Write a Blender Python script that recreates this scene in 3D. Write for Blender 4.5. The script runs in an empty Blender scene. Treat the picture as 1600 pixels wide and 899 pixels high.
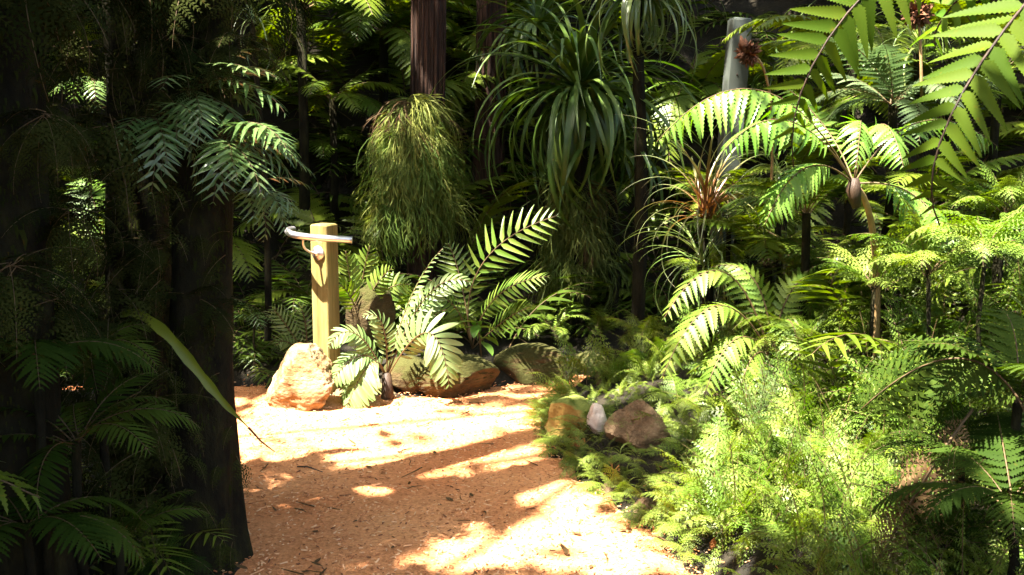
import bpy, math, random
import numpy as np
from mathutils import Matrix, Vector

random.seed(7)
RNG = np.random.default_rng(11)
U = random.uniform
SC = bpy.context.scene
COL = SC.collection
PI = math.pi

# ------------------------------------------------------------------ camera, sky, sun, exposure
CAM = np.array((0.0, 0.0, 1.6)); PITCH = math.radians(8.3); LENS = 40.0
FPX = 1600 * LENS / 36.0
cam = bpy.data.cameras.new('camera'); camo = bpy.data.objects.new('camera', cam); COL.objects.link(camo)
camo.location = CAM; camo.rotation_euler = (PI / 2 - PITCH, 0, 0)
cam.lens = LENS; cam.sensor_width = 36; cam.clip_start = 0.05; cam.clip_end = 500
SC.camera = camo

S = np.array((-0.34, -0.275, 0.90)); S /= np.linalg.norm(S)          # towards the sun
world = bpy.data.worlds.new('World'); SC.world = world; world.use_nodes = True
wn = world.node_tree; wn.nodes.clear()
sky = wn.nodes.new('ShaderNodeTexSky'); sky.sky_type = 'NISHITA'; sky.sun_disc = False
sky.dust_density = 4.0; sky.air_density = 0.8; sky.ozone_density = 0.6; sky.sun_elevation = math.asin(S[2]); sky.sun_rotation = math.atan2(S[0], S[1])
bg = wn.nodes.new('ShaderNodeBackground'); bg.inputs[1].default_value = 0.10
wo = wn.nodes.new('ShaderNodeOutputWorld')
wn.links.new(sky.outputs[0], bg.inputs[0]); wn.links.new(bg.outputs[0], wo.inputs[0])
sl = bpy.data.lights.new('sun', 'SUN'); sl.energy = 5.0; sl.angle = math.radians(0.7); sl.color = (1.0, 0.95, 0.86)
so = bpy.data.objects.new('sun', sl); COL.objects.link(so)
so.rotation_euler = Vector(S).to_track_quat('Z', 'Y').to_euler(); so.location = (0, 0, 20)
SC.view_settings.view_transform = 'Standard'; SC.view_settings.look = 'None'
SC.view_settings.exposure = 3.42; SC.view_settings.gamma = 1.0
SC.render.engine = 'CYCLES'
cy = SC.cycles
cy.max_bounces = 6; cy.diffuse_bounces = 3; cy.glossy_bounces = 2; cy.transmission_bounces = 4
cy.sample_clamp_indirect = 4.0; cy.caustics_reflective = False; cy.caustics_refractive = False
cy.use_adaptive_sampling = True; cy.use_denoising = True

# ------------------------------------------------------------------ helpers
def at(px, py, Y):
    a, b = (px - 800) / FPX, -(py - 449.5) / FPX
    d = np.array((a, math.cos(PITCH) + b * math.sin(PITCH), -math.sin(PITCH) + b * math.cos(PITCH)))
    return CAM + d * (Y / d[1])

def ground_at(px, py, z=0.0):
    d = at(px, py, 1.0) - CAM
    return CAM + d * ((z - CAM[2]) / d[2])

def unit(v):
    v = np.asarray(v, float); return v / (np.linalg.norm(v, axis=-1, keepdims=True) + 1e-9)

def smooth(a, b, x):
    t = np.clip((x - a) / (b - a), 0, 1); return t * t * (3 - 2 * t)

_G = RNG.random((64, 64))
def vnoise(x, y):
    x = np.asarray(x, float); y = np.asarray(y, float)
    xi = np.floor(x).astype(int); yi = np.floor(y).astype(int); fx = x - xi; fy = y - yi
    fx = fx * fx * (3 - 2 * fx); fy = fy * fy * (3 - 2 * fy)
    g = lambda i, j: _G[i % 64, j % 64]
    return (g(xi, yi) * (1 - fx) + g(xi + 1, yi) * fx) * (1 - fy) + (g(xi, yi + 1) * (1 - fx) + g(xi + 1, yi + 1) * fx) * fy
def fbm(x, y, o=4):
    s, a, t = 0, .5, 0
    for k in range(o):
        s = s + a * vnoise(x * 2 ** k + 17 * k, y * 2 ** k + 5 * k); t += a; a *= .5
    return s / t
def n3(p, f):
    return (fbm(p[:, 0] * f + 3, p[:, 1] * f + 9) + fbm(p[:, 1] * f + 31, p[:, 2] * f + 7) + fbm(p[:, 2] * f + 13, p[:, 0] * f + 41)) / 3

def mesh(name, V, F, mat=None, shade=True, attr=None, mats=None, midx=None):
    V = np.asarray(V, np.float32); F = np.asarray(F, np.int32)
    me = bpy.data.meshes.new(name); k = F.shape[1]
    me.vertices.add(len(V)); me.vertices.foreach_set('co', V.ravel())
    me.loops.add(F.size); me.loops.foreach_set('vertex_index', F.ravel())
    me.polygons.add(len(F)); me.polygons.foreach_set('loop_start', np.arange(0, F.size, k, dtype=np.int32))
    me.polygons.foreach_set('loop_total', np.full(len(F), k, np.int32))
    me.polygons.foreach_set('use_smooth', np.full(len(F), bool(shade)))
    for m in (mats or [mat]):
        if m: me.materials.append(m)
    if midx is not None: me.polygons.foreach_set('material_index', np.asarray(midx, np.int32))
    if attr is not None:
        a = me.attributes.new('t', 'FLOAT', 'POINT'); a.data.foreach_set('value', np.asarray(attr, np.float32))
    me.update(calc_edges=True); me.validate()
    return me

def obj(name, me, parent=None, loc=(0, 0, 0), rot=(0, 0, 0), scale=1.0):
    o = bpy.data.objects.new(name, me); COL.objects.link(o)
    o.location = loc; o.rotation_euler = rot
    o.scale = (scale,) * 3 if np.isscalar(scale) else scale
    if parent: o.parent = parent
    return o

def tag(o, label=None, cat=None, group=None, kind=None):
    if label: o['label'] = label
    if cat: o['category'] = cat
    if group: o['group'] = group
    if kind: o['kind'] = kind
    return o

def thing(name, label, cat, loc, group=None):
    o = bpy.data.objects.new(name, None); COL.objects.link(o); o.location = [float(c) for c in loc]
    o.empty_display_size = .05
    return tag(o, label, cat, group)

class MB:
    """collects quads"""
    def __init__(s): s.V = []; s.F = []; s.T = []; s.n = 0
    def add(s, V, F, t=None):
        V = np.asarray(V, float); s.V.append(V); s.F.append(np.asarray(F) + s.n); s.n += len(V)
        s.T.append(np.zeros(len(V)) if t is None else t)
    def many(s, V, F, R, P, t=None):
        """V (n,3) placed with K rotation-scales R (K,3,3) and offsets P (K,3)"""
        K = len(R); W = np.einsum('kij,nj->kni', R, V) + P[:, None, :]
        FF = F[None] + (np.arange(K) * len(V))[:, None, None]
        s.add(W.reshape(-1, 3), FF.reshape(-1, F.shape[1]), None if t is None else np.tile(t, K))
    def arrays(s): return np.concatenate(s.V), np.concatenate(s.F), np.concatenate(s.T)
    def mesh(s, name, mat, shade=True, attr=False):
        V, F, T = s.arrays(); return mesh(name, V, F, mat, shade, T if attr else None)

def ribbon(mid, side, w, fold=0.0, nrm=None):
    """three-vertex-wide strip: mid (n,3), side (n,3) unit, w (n,) half width"""
    n = len(mid); up = np.zeros_like(mid) if nrm is None else nrm
    L = mid + side * w[:, None] + up * (fold * w)[:, None]; R = mid - side * w[:, None] + up * (fold * w)[:, None]
    V = np.stack([L, mid, R], 1).reshape(-1, 3); F = []
    for i in range(n - 1):
        a = 3 * i
        F += [(a, a + 1, a + 4, a + 3), (a + 1, a + 2, a + 5, a + 4)]
    return V, np.array(F)

def tube(C, r, k=6, cap=True):
    C = np.asarray(C, float); n = len(C); r = np.broadcast_to(np.asarray(r, float), (n,))
    T = unit(np.gradient(C, axis=0)); ref = np.array((0.13, 0.31, 0.94)) if abs(T[0][2]) < .8 else np.array((0.95, 0.2, 0.1))
    A = unit(ref - (T @ ref)[:, None] * T); B = np.cross(T, A)
    th = np.linspace(0, 2 * PI, k, endpoint=False)
    V = (C[:, None] + r[:, None, None] * (np.cos(th)[None, :, None] * A[:, None] + np.sin(th)[None, :, None] * B[:, None])).reshape(-1, 3)
    F = [(i * k + j, i * k + (j + 1) % k, (i + 1) * k + (j + 1) % k, (i + 1) * k + j) for i in range(n - 1) for j in range(k)]
    if cap:
        V = np.vstack([V, C[0], C[-1]]); a, b = n * k, n * k + 1
        # end fans as quads (pairs of rim edges)
        for j in range(0, k, 2):
            F.append((a, (j + 2) % k, (j + 1) % k, j)); o_ = (n - 1) * k
            F.append((b, o_ + j, o_ + (j + 1) % k, o_ + (j + 2) % k))
    return V, np.array(F)

def bezier(a, b, c, n):
    t = np.linspace(0, 1, n)[:, None]; a, b, c = map(np.asarray, (a, b, c))
    return (1 - t) ** 2 * a + 2 * t * (1 - t) * b + t * t * c
def through(a, m, c, n):
    a, m, c = map(np.asarray, (a, m, c)); return bezier(a, 2 * m - .5 * (a + c), c, n)

# ------------------------------------------------------------------ materials
def mat_base(name):
    m = bpy.data.materials.new(name); m.use_nodes = True; nt = m.node_tree; nt.nodes.clear()
    out = nt.nodes.new('ShaderNodeOutputMaterial'); p = nt.nodes.new('ShaderNodeBsdfPrincipled')
    nt.links.new(p.outputs[0], out.inputs[0])
    return m, nt, p, out
def N(nt, typ, **kw):
    n = nt.nodes.new(typ)
    for k, v in kw.items():
        if k.startswith('i_'): n.inputs[k[2:].replace('_', ' ')].default_value = v
        else: setattr(n, k, v)
    return n
def ramp(nt, fac, stops):
    r = nt.nodes.new('ShaderNodeValToRGB'); e = r.color_ramp.elements
    while len(e) < len(stops): e.new(.5)
    for x, (p, c) in zip(e, stops): x.position = p; x.color = (*c, 1)
    nt.links.new(fac, r.inputs[0]); return r
def mixc(nt, f, a, b, mode='MIX'):
    m = nt.nodes.new('ShaderNodeMix'); m.data_type = 'RGBA'; m.blend_type = mode
    for s, v in ((m.inputs[0], f), (m.inputs[6], a), (m.inputs[7], b)):
        if hasattr(v, 'is_linked'): nt.links.new(v, s)
        elif isinstance(v, tuple): s.default_value = (*v, 1)
        else: s.default_value = v
    return m.outputs[2]

def leaf_mat(name, ca, cb, trans=.3, rough=.42, spec=.3, tip=None, coat=0.0, stops=None):
    m, nt, p, out = mat_base(name)
    info = N(nt, 'ShaderNodeObjectInfo'); geo = N(nt, 'ShaderNodeNewGeometry'); tc = N(nt, 'ShaderNodeTexCoord')
    nz = N(nt, 'ShaderNodeTexNoise', i_Scale=7.0, i_Detail=3.0); nt.links.new(geo.outputs['Position'], nz.inputs['Vector'])
    add = N(nt, 'ShaderNodeMath', operation='ADD'); nt.links.new(nz.outputs[0], add.inputs[0])
    rm = N(nt, 'ShaderNodeMath', operation='MULTIPLY_ADD'); rm.inputs[1].default_value = .9; rm.inputs[2].default_value = -.45
    nt.links.new(info.outputs['Random'], rm.inputs[0]); nt.links.new(rm.outputs[0], add.inputs[1])
    col = ramp(nt, add.outputs[0], [(.15, ca), (.85, cb)]).outputs[0]
    # fine blotches, yellowing and brown specks
    n2 = N(nt, 'ShaderNodeTexNoise', i_Scale=45.0, i_Detail=2.0); nt.links.new(geo.outputs['Position'], n2.inputs['Vector'])
    f2 = ramp(nt, n2.outputs[0], [(.66, (0, 0, 0)), (.78, (.55, .55, .55))]).outputs[0]
    col = mixc(nt, f2, col, (cb[0] * 1.5 + .03, cb[1] * .95, cb[2] * .8))
    if stops:
        at_ = N(nt, 'ShaderNodeAttribute', attribute_name='t')
        g = ramp(nt, at_.outputs['Fac'], stops)
        col = mixc(nt, .85, col, g.outputs[0])
    nt.links.new(col, p.inputs['Base Color'])
    p.inputs['Roughness'].default_value = rough; p.inputs['Specular IOR Level'].default_value = spec
    if trans > 0:
        tr = N(nt, 'ShaderNodeBsdfTranslucent'); sat = N(nt, 'ShaderNodeHueSaturation', i_Saturation=1.15, i_Value=1.5)
        nt.links.new(col, sat.inputs['Color']); nt.links.new(sat.outputs[0], tr.inputs[0])
        mx = N(nt, 'ShaderNodeMixShader'); mx.inputs[0].default_value = trans
        nt.links.new(p.outputs[0], mx.inputs[1]); nt.links.new(tr.outputs[0], mx.inputs[2]); nt.links.new(mx.outputs[0], out.inputs[0])
    return m

M = {}
M['fern']   = leaf_mat('fern_leaf', (.048, .082, .006), (.112, .148, .012))
M['sword']  = leaf_mat('sword_leaf', (.070, .125, .014), (.135, .185, .028), rough=.36)
M['pale']   = leaf_mat('pale_fern_leaf', (.110, .175, .048), (.195, .250, .095), rough=.45)
M['lacy']   = leaf_mat('lacy_leaf', (.068, .126, .010), (.150, .200, .030), rough=.5)
M['lime']   = leaf_mat('lime_leaf', (.080, .172, .018), (.140, .228, .040), trans=.38, rough=.33)
M['canopy'] = leaf_mat('canopy_leaf', (.040, .085, .012), (.080, .130, .025), trans=.22)
M['tree']   = leaf_mat('tree_fern_leaf', (.045, .085, .004), (.075, .112, .007), trans=.45, rough=.6, spec=.1)
M['blue']   = leaf_mat('grey_green_leaf', (.070, .110, .042), (.115, .150, .065), rough=.4)
M['gloss']  = leaf_mat('glossy_leaf', (.075, .140, .035), (.140, .205, .070), rough=.28, spec=.6)
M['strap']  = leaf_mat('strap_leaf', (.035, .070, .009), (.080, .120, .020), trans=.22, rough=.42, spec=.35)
M['strap2'] = leaf_mat('lit_strap_leaf', (.075, .120, .025), (.140, .170, .050), trans=.25, rough=.3, spec=.6)  # paler copy of the strap leaf, sunlit look put into its colour
M['red']    = leaf_mat('red_strap_leaf', (.10, .14, .05), (.16, .2, .09), trans=.2, rough=.33,
                       stops=[(0, (.12, .024, .007)), (.25, (.13, .036, .012)), (.48, (.09, .075, .024)), (.8, (.10, .12, .045)), (1, (.2, .15, .09))])
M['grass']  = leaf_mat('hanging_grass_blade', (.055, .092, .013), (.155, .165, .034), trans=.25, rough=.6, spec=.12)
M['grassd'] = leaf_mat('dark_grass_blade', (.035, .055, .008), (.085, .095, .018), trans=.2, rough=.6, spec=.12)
M['dark']   = leaf_mat('shade_toned_fern_leaf', (.016, .033, .003), (.040, .064, .007), trans=.25, rough=.7, spec=.06)  # darkened copy of the fern leaf; shade is put into the colour
M['dead']   = leaf_mat('dead_frond', (.060, .034, .012), (.125, .078, .030), trans=.2, rough=.8, spec=.2)
M['moss']   = leaf_mat('shade_toned_moss_strand', (.010, .015, .003), (.030, .034, .007), trans=.1, rough=.9, spec=.03)  # moss and hanging fronds at left, with deep shade put into the colour
M['seed']   = leaf_mat('seedling_leaf', (.07, .15, .02), (.12, .20, .035), rough=.3)

def simple(name, stops, scale=(6, 6, 6), rough=.8, bump=.4, detail=6, bscale=None, spec=.3, bdist=.02):
    m, nt, p, out = mat_base(name)
    tc = N(nt, 'ShaderNodeTexCoord'); mp = N(nt, 'ShaderNodeMapping'); mp.inputs['Scale'].default_value = scale
    nt.links.new(tc.outputs['Object'], mp.inputs[0])
    nz = N(nt, 'ShaderNodeTexNoise', i_Scale=1.0, i_Detail=detail, i_Roughness=.62); nt.links.new(mp.outputs[0], nz.inputs['Vector'])
    col = ramp(nt, nz.outputs[0], stops)
    nt.links.new(col.outputs[0], p.inputs['Base Color'])
    p.inputs['Roughness'].default_value = rough; p.inputs['Specular IOR Level'].default_value = spec
    n2 = N(nt, 'ShaderNodeTexNoise', i_Scale=bscale or 4.0, i_Detail=8.0, i_Roughness=.65); nt.links.new(mp.outputs[0], n2.inputs['Vector'])
    b = N(nt, 'ShaderNodeBump', i_Strength=bump, i_Distance=bdist); nt.links.new(n2.outputs[0], b.inputs['Height']); nt.links.new(b.outputs[0], p.inputs['Normal'])
    return m, nt, p, col

M['soil'] = simple('soil', [(.3, (.006, .0045, .002)), (.7, (.022, .016, .006))], (7, 7, 7), .95, .8)[0]
M['bark'] = simple('fibrous_bark', [(.32, (.008, .004, .002)), (.52, (.04, .018, .009)), (.75, (.13, .060, .032))], (38, 38, 2.5), .9, .9, bscale=2)[0]
M['mossbark'] = simple('mossy_bark', [(.32, (.006, .005, .003)), (.55, (.016, .014, .006)), (.75, (.034, .030, .009))], (14, 14, 6), .95, 1.0, bscale=3, spec=.1)[0]
M['stem'] = simple('fern_stalk', [(.3, (.05, .03, .012)), (.7, (.12, .075, .028))], (30, 30, 10), .6, .3)[0]
M['rachis'] = simple('dark_rachis', [(.3, (.012, .008, .005)), (.7, (.05, .026, .012))], (30, 30, 10), .6, .3)[0]
M['stalk'] = simple('tan_stalk', [(.3, (.16, .09, .03)), (.7, (.30, .19, .08))], (30, 30, 10), .6, .3)[0]
M['flower'] = simple('dry_flower', [(.3, (.055, .02, .008)), (.7, (.17, .065, .025))], (60, 60, 60), .8, .4)[0]

def path_mat(name, chip=False):
    m, nt, p, out = mat_base(name)
    geo = N(nt, 'ShaderNodeNewGeometry'); info = N(nt, 'ShaderNodeObjectInfo')
    n1 = N(nt, 'ShaderNodeTexNoise', i_Scale=1.6, i_Detail=4.0); nt.links.new(geo.outputs['Position'], n1.inputs['Vector'])
    n2 = N(nt, 'ShaderNodeTexNoise', i_Scale=55.0, i_Detail=6.0, i_Roughness=.75); nt.links.new(geo.outputs['Position'], n2.inputs['Vector'])
    vo = N(nt, 'ShaderNodeTexVoronoi', i_Scale=85.0); nt.links.new(geo.outputs['Position'], vo.inputs['Vector'])
    base = ramp(nt, n1.outputs[0], [(.3, (.55, .208, .078)), (.7, (.68, .325, .140))]).outputs[0]
    fine = ramp(nt, n2.outputs[0], [(.30, (.58, .52, .48)), (.48, (.92, .91, .90)), (.72, (1.12, 1.1, 1.06))]).outputs[0]
    c = mixc(nt, 1.0, base, fine, 'MULTIPLY')
    sp = ramp(nt, vo.outputs['Color'], [(0, (.62, .55, .5)), (.5, (1, 1, 1)), (1, (1.25, 1.25, 1.2))]).outputs[0]
    c = mixc(nt, .5, c, sp, 'MULTIPLY')
    nt.links.new(c, p.inputs['Base Color']); p.inputs['Roughness'].default_value = .95; p.inputs['Specular IOR Level'].default_value = .1
    b = N(nt, 'ShaderNodeBump', i_Strength=.9, i_Distance=.012); nt.links.new(n2.outputs[0], b.inputs['Height'])
    b2 = N(nt, 'ShaderNodeBump', i_Strength=.5, i_Distance=.006); nt.links.new(vo.outputs['Distance'], b2.inputs['Height']); nt.links.new(b.outputs[0], b2.inputs['Normal'])
    nt.links.new(b2.outputs[0], p.inputs['Normal'])
    return m
M['path'] = path_mat('wood_fibre_path')
def chip_mat():
    m, nt, p, out = mat_base('wood_chip')
    geo = N(nt, 'ShaderNodeNewGeometry')
    c = ramp(nt, geo.outputs['Random Per Island'], [(0, (.10, .035, .012)), (.15, (.32, .11, .035)), (.6, (.58, .25, .09)), (1, (.72, .45, .24))])
    nt.links.new(c.outputs[0], p.inputs['Base Color']); p.inputs['Roughness'].default_value = .9
    return m
M['chip'] = chip_mat()

def rock_mat(name, stops, moss=0.0, mosscol=(.10, .11, .02), sc=6, bump=.7):
    m, nt, p, col = simple(name, stops, (sc, sc, sc * 1.6), .9, bump, 8, 3.0, .2, .03)
    if moss:
        geo = N(nt, 'ShaderNodeNewGeometry'); sx = N(nt, 'ShaderNodeSeparateXYZ'); nt.links.new(geo.outputs['Normal'], sx.inputs[0])
        nz = N(nt, 'ShaderNodeTexNoise', i_Scale=9.0, i_Detail=6.0); nt.links.new(geo.outputs['Position'], nz.inputs['Vector'])
        a = N(nt, 'ShaderNodeMath', operation='MULTIPLY_ADD'); a.inputs[1].default_value = .45; a.inputs[2].default_value = moss - .62
        nt.links.new(sx.outputs[2], a.inputs[0])
        s = N(nt, 'ShaderNodeMath', operation='ADD'); nt.links.new(a.outputs[0], s.inputs[0]); nt.links.new(nz.outputs[0], s.inputs[1])
        f = ramp(nt, s.outputs[0], [(.35, (0, 0, 0)), (.55, (1, 1, 1))])
        nt.links.new(mixc(nt, f.outputs[0], col.outputs[0], mosscol), p.inputs['Base Color'])
    return m
M['sand'] = rock_mat('sandstone', [(.30, (.07, .035, .011)), (.42, (.19, .105, .040)), (.55, (.25, .18, .095)), (.75, (.32, .26, .165))], sc=7, bump=.9)
M['mossrock'] = rock_mat('moss_covered_rock', [(.3, (.04, .025, .010)), (.7, (.11, .075, .028))], .5, (.042, .040, .008), sc=9)
M['brownrock'] = rock_mat('brown_rock', [(.3, (.09, .055, .028)), (.55, (.20, .13, .07)), (.8, (.32, .22, .13))], .12, (.12, .12, .03), sc=9, bump=1.0)
M['yelrock'] = rock_mat('ochre_rock', [(.3, (.20, .10, .02)), (.7, (.34, .22, .06))], .35, (.17, .19, .04), sc=9)
M['white'] = rock_mat('pale_stone', [(.3, (.42, .33, .26)), (.7, (.7, .62, .54))], sc=14, bump=.4)

def wood_mat():
    m, nt, p, col = simple('treated_timber', [(.3, (.10, .07, .018)), (.5, (.20, .15, .046)), (.72, (.30, .235, .088))], (26, 26, 1.6), .8, .6, 6, 3, .2, .006)
    geo = N(nt, 'ShaderNodeNewGeometry'); mp = N(nt, 'ShaderNodeMapping'); mp.inputs['Scale'].default_value = (70, 70, 2.2); nt.links.new(geo.outputs['Position'], mp.inputs[0])
    cr = N(nt, 'ShaderNodeTexNoise', i_Scale=1.0, i_Detail=3.0); nt.links.new(mp.outputs[0], cr.inputs['Vector'])
    f = ramp(nt, cr.outputs[0], [(.62, (0, 0, 0)), (.70, (.85, .85, .85))]); c = mixc(nt, f.outputs[0], col.outputs[0], (.07, .045, .015))
    st = N(nt, 'ShaderNodeTexNoise', i_Scale=5.0, i_Detail=5.0); nt.links.new(geo.outputs['Position'], st.inputs['Vector'])
    g = ramp(nt, st.outputs[0], [(.5, (0, 0, 0)), (.7, (.6, .6, .6))]); c = mixc(nt, g.outputs[0], c, (.13, .13, .035))
    nt.links.new(c, p.inputs['Base Color'])
    return m
M['wood'] = wood_mat()
def metal(name, c, r, met=1.0):
    m, nt, p, out = mat_base(name); geo = N(nt, 'ShaderNodeNewGeometry')
    nz = N(nt, 'ShaderNodeTexNoise', i_Scale=18.0, i_Detail=5.0); nt.links.new(geo.outputs['Position'], nz.inputs['Vector'])
    nt.links.new(ramp(nt, nz.outputs[0], [(.3, tuple(k * .8 for k in c)), (.7, c)]).outputs[0], p.inputs['Base Color'])
    nt.links.new(ramp(nt, nz.outputs[0], [(.3, (r * .8,) * 3), (.7, (r * 1.3,) * 3)]).outputs[0], p.inputs['Roughness'])
    p.inputs['Metallic'].default_value = met
    return m
M['steel'] = metal('satin_steel', (.72, .68, .64), .38)
M['zinc'] = metal('weathered_grey_post', (.048, .056, .042), .75, .0)

# ------------------------------------------------------------------ the setting: ground and path
BANK = np.array([(1.15, -6), (1.0, 2.0), (.66, 3.95), (.43, 4.65), (.21, 5.35), (.17, 6.15), (.36, 6.6), (.85, 6.85), (2.2, 7.0), (14, 7.2), (14, -6)])
REAR = np.array([(-14, 7.2), (-1.62, 6.75), (-.95, 6.52), (-.35, 6.5), (.25, 6.85), (.75, 7.2), (1.2, 7.25), (2.2, 7.05), (14, 7.25), (14, 40), (-14, 40)])
LEFT = np.array([(-14, -6), (-.96, -6), (-.98, 4.02), (-1.25, 4.5), (-1.75, 5.3), (-1.85, 6.62), (-2.3, 6.75), (-14, 7.1)])
def sdf(poly, X, Y):
    """positive inside"""
    X = np.asarray(X, float); Y = np.asarray(Y, float); best = np.full(X.shape, 1e9); ins = np.zeros(X.shape, bool)
    for (x0, y0), (x1, y1) in zip(poly, np.roll(poly, -1, 0)):
        dx, dy = x1 - x0, y1 - y0; t = np.clip(((X - x0) * dx + (Y - y0) * dy) / (dx * dx + dy * dy + 1e-12), 0, 1)
        best = np.minimum(best, np.hypot(X - x0 - t * dx, Y - y0 - t * dy))
        c = ((y0 > Y) != (y1 > Y)); ins ^= c & (X < dx * (Y - y0) / (dy if dy else 1e-12) + x0)
    return np.where(ins, best, -best)
def height(X, Y):
    X = np.asarray(X, float); Y = np.asarray(Y, float)
    b = sdf(BANK, X, Y); r = sdf(REAR, X, Y); l = sdf(LEFT, X, Y)
    h = .16 * smooth(0, .18, b) + .42 * smooth(.1, 1.6, b) + .38 * smooth(.75, 2.0, b) + .10 * smooth(0, .25, r) + .2 * smooth(.2, 1.6, r) + .10 * smooth(0, .6, l)
    h = h + 5.0 * smooth(7.9, 12.0, Y + .12 * np.abs(X)) + 3.5 * smooth(3.2, 9, np.abs(X)) * smooth(-8, 4, Y)
    soil = smooth(0, .15, np.maximum(np.maximum(b, r), l))
    return h + .05 * (fbm(X * 2.3, Y * 2.3) - .5) * soil + .03 * (fbm(X * .9 + 9, Y * .9) - .5)
def gz(x, y): return float(height(np.array([x]), np.array([y]))[0])

def grid_faces(nx, ny):
    i = np.arange(nx * ny).reshape(ny, nx); return np.stack([i[:-1, :-1], i[:-1, 1:], i[1:, 1:], i[1:, :-1]], -1).reshape(-1, 4)
xs = np.concatenate([[-120, -70, -40, -24, -18], np.arange(-14, 14.01, .14), [18, 24, 40, 70, 120]])
ys = np.concatenate([[-120, -70, -40, -20, -10], np.arange(-5, 19.01, .14), [22, 28, 45, 80, 150]])
X, Y = np.meshgrid(xs, ys)
tag(obj('ground', mesh('ground', np.stack([X.ravel(), Y.ravel(), height(X, Y).ravel()], 1), grid_faces(len(xs), len(ys)), M['soil'])), kind='structure')

xs = np.arange(-5.2, 1.5, .025); ys = np.arange(.8, 7.5, .025); X, Y = np.meshgrid(xs, ys)
inside = -np.maximum(np.maximum(sdf(BANK, X, Y), sdf(REAR, X, Y)), sdf(LEFT, X, Y)) + .10 * (fbm(X * 5, Y * 5) - .5)
Z = height(X, Y) + .018 * smooth(0, .12, inside) - .02 * smooth(0, -.12, inside) + .016 * (fbm(X * 9, Y * 9, 4) - .5) + .02 * (fbm(X * 2.5, Y * 2.5) - .5) + .006
F = grid_faces(len(xs), len(ys)); keep = (inside.ravel()[F] > -.12).all(1)
V = np.stack([X.ravel(), Y.ravel(), Z.ravel()], 1); F = F[keep]; use = np.unique(F); remap = np.zeros(len(V), int); remap[use] = np.arange(len(use))
tag(obj('path', mesh('path', V[use], remap[F], M['path'])), kind='structure')
def path_in(x, y): return -np.maximum(np.maximum(sdf(BANK, x, y), sdf(REAR, x, y)), sdf(LEFT, x, y))

# shreds of wood lying on the path
BOX = np.array([(-.5, -.5, 0), (.5, -.5, 0), (.5, .5, 0), (-.5, .5, 0), (-.45, -.35, 1), (.5, -.3, 1), (.45, .35, 1), (-.5, .4, 1)])
BOXF = np.array([(3, 2, 1, 0), (4, 5, 6, 7), (0, 1, 5, 4), (1, 2, 6, 5), (2, 3, 7, 6), (3, 0, 4, 7)])
def rotz(a):
    c, s = np.cos(a), np.sin(a); R = np.zeros((len(a), 3, 3)); R[:, 0, 0] = c; R[:, 0, 1] = -s; R[:, 1, 0] = s; R[:, 1, 1] = c; R[:, 2, 2] = 1; return R
def rot_rand(K, tilt=.3):
    R = rotz(RNG.uniform(0, 2 * PI, K)); a = RNG.normal(0, tilt, K); c, s = np.cos(a), np.sin(a)
    T = np.zeros((K, 3, 3)); T[:, 0, 0] = c; T[:, 0, 2] = s; T[:, 2, 0] = -s; T[:, 2, 2] = c; T[:, 1, 1] = 1
    return R @ T
K = 26000; cx = RNG.uniform(-2.2, 1.2, K); cyy = 3.5 + 3.6 * RNG.random(K) ** 1.3; ok = path_in(cx, cyy) + .07 * RNG.normal(size=K) > .0
cx, cyy = cx[ok], cyy[ok]; K = len(cx)
sc = np.stack([RNG.lognormal(-4.4, .5, K), RNG.uniform(.0025, .007, K), RNG.uniform(.001, .004, K)], 1)
b = MB(); b.many(BOX, BOXF, rot_rand(K, .25) * sc[:, None, :], np.stack([cx, cyy, height(cx, cyy) + .022 + RNG.uniform(-.004, .008, K) + .016 * (fbm(cx * 9, cyy * 9, 4) - .5) + .02 * (fbm(cx * 2.5, cyy * 2.5) - .5)], 1))
tag(obj('wood_chips', b.mesh('wood_chips', M['chip'], False)), 'loose orange wood shreds scattered over the path', 'wood chips', kind='stuff')

# ------------------------------------------------------------------ leaf and frond generators
def blade(n=6, w=.12, prof=None, droop=.5, fold=.25, teeth=0.0, twist=0.0):
    t = np.linspace(0, 1, n + 1); th = -droop * t ** 1.3
    seg = 1 / n; x = np.concatenate([[0], np.cumsum(np.cos(th[:-1]) * seg)]); z = np.concatenate([[0], np.cumsum(np.sin(th[:-1]) * seg)])
    pw = (prof or (lambda q: np.sin(PI * np.clip(q, 0, 1) ** .75) ** .8))(t) * w
    pw = np.maximum(pw, .004)
    if teeth: pw[1:-1:2] *= (1 - teeth)
    mid = np.stack([x, 0 * x, z], 1); nrm = np.stack([-np.sin(th), 0 * x, np.cos(th)], 1)
    side = np.tile((0., 1., 0.), (n + 1, 1))
    if twist: side = side * np.cos(twist * t)[:, None] + nrm * np.sin(twist * t)[:, None]
    return ribbon(mid, side, pw, fold, nrm)
lance = lambda t: np.where(t < .12, t / .12 * .9 + .1, 1.0) * (1 - t) ** .7
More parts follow.
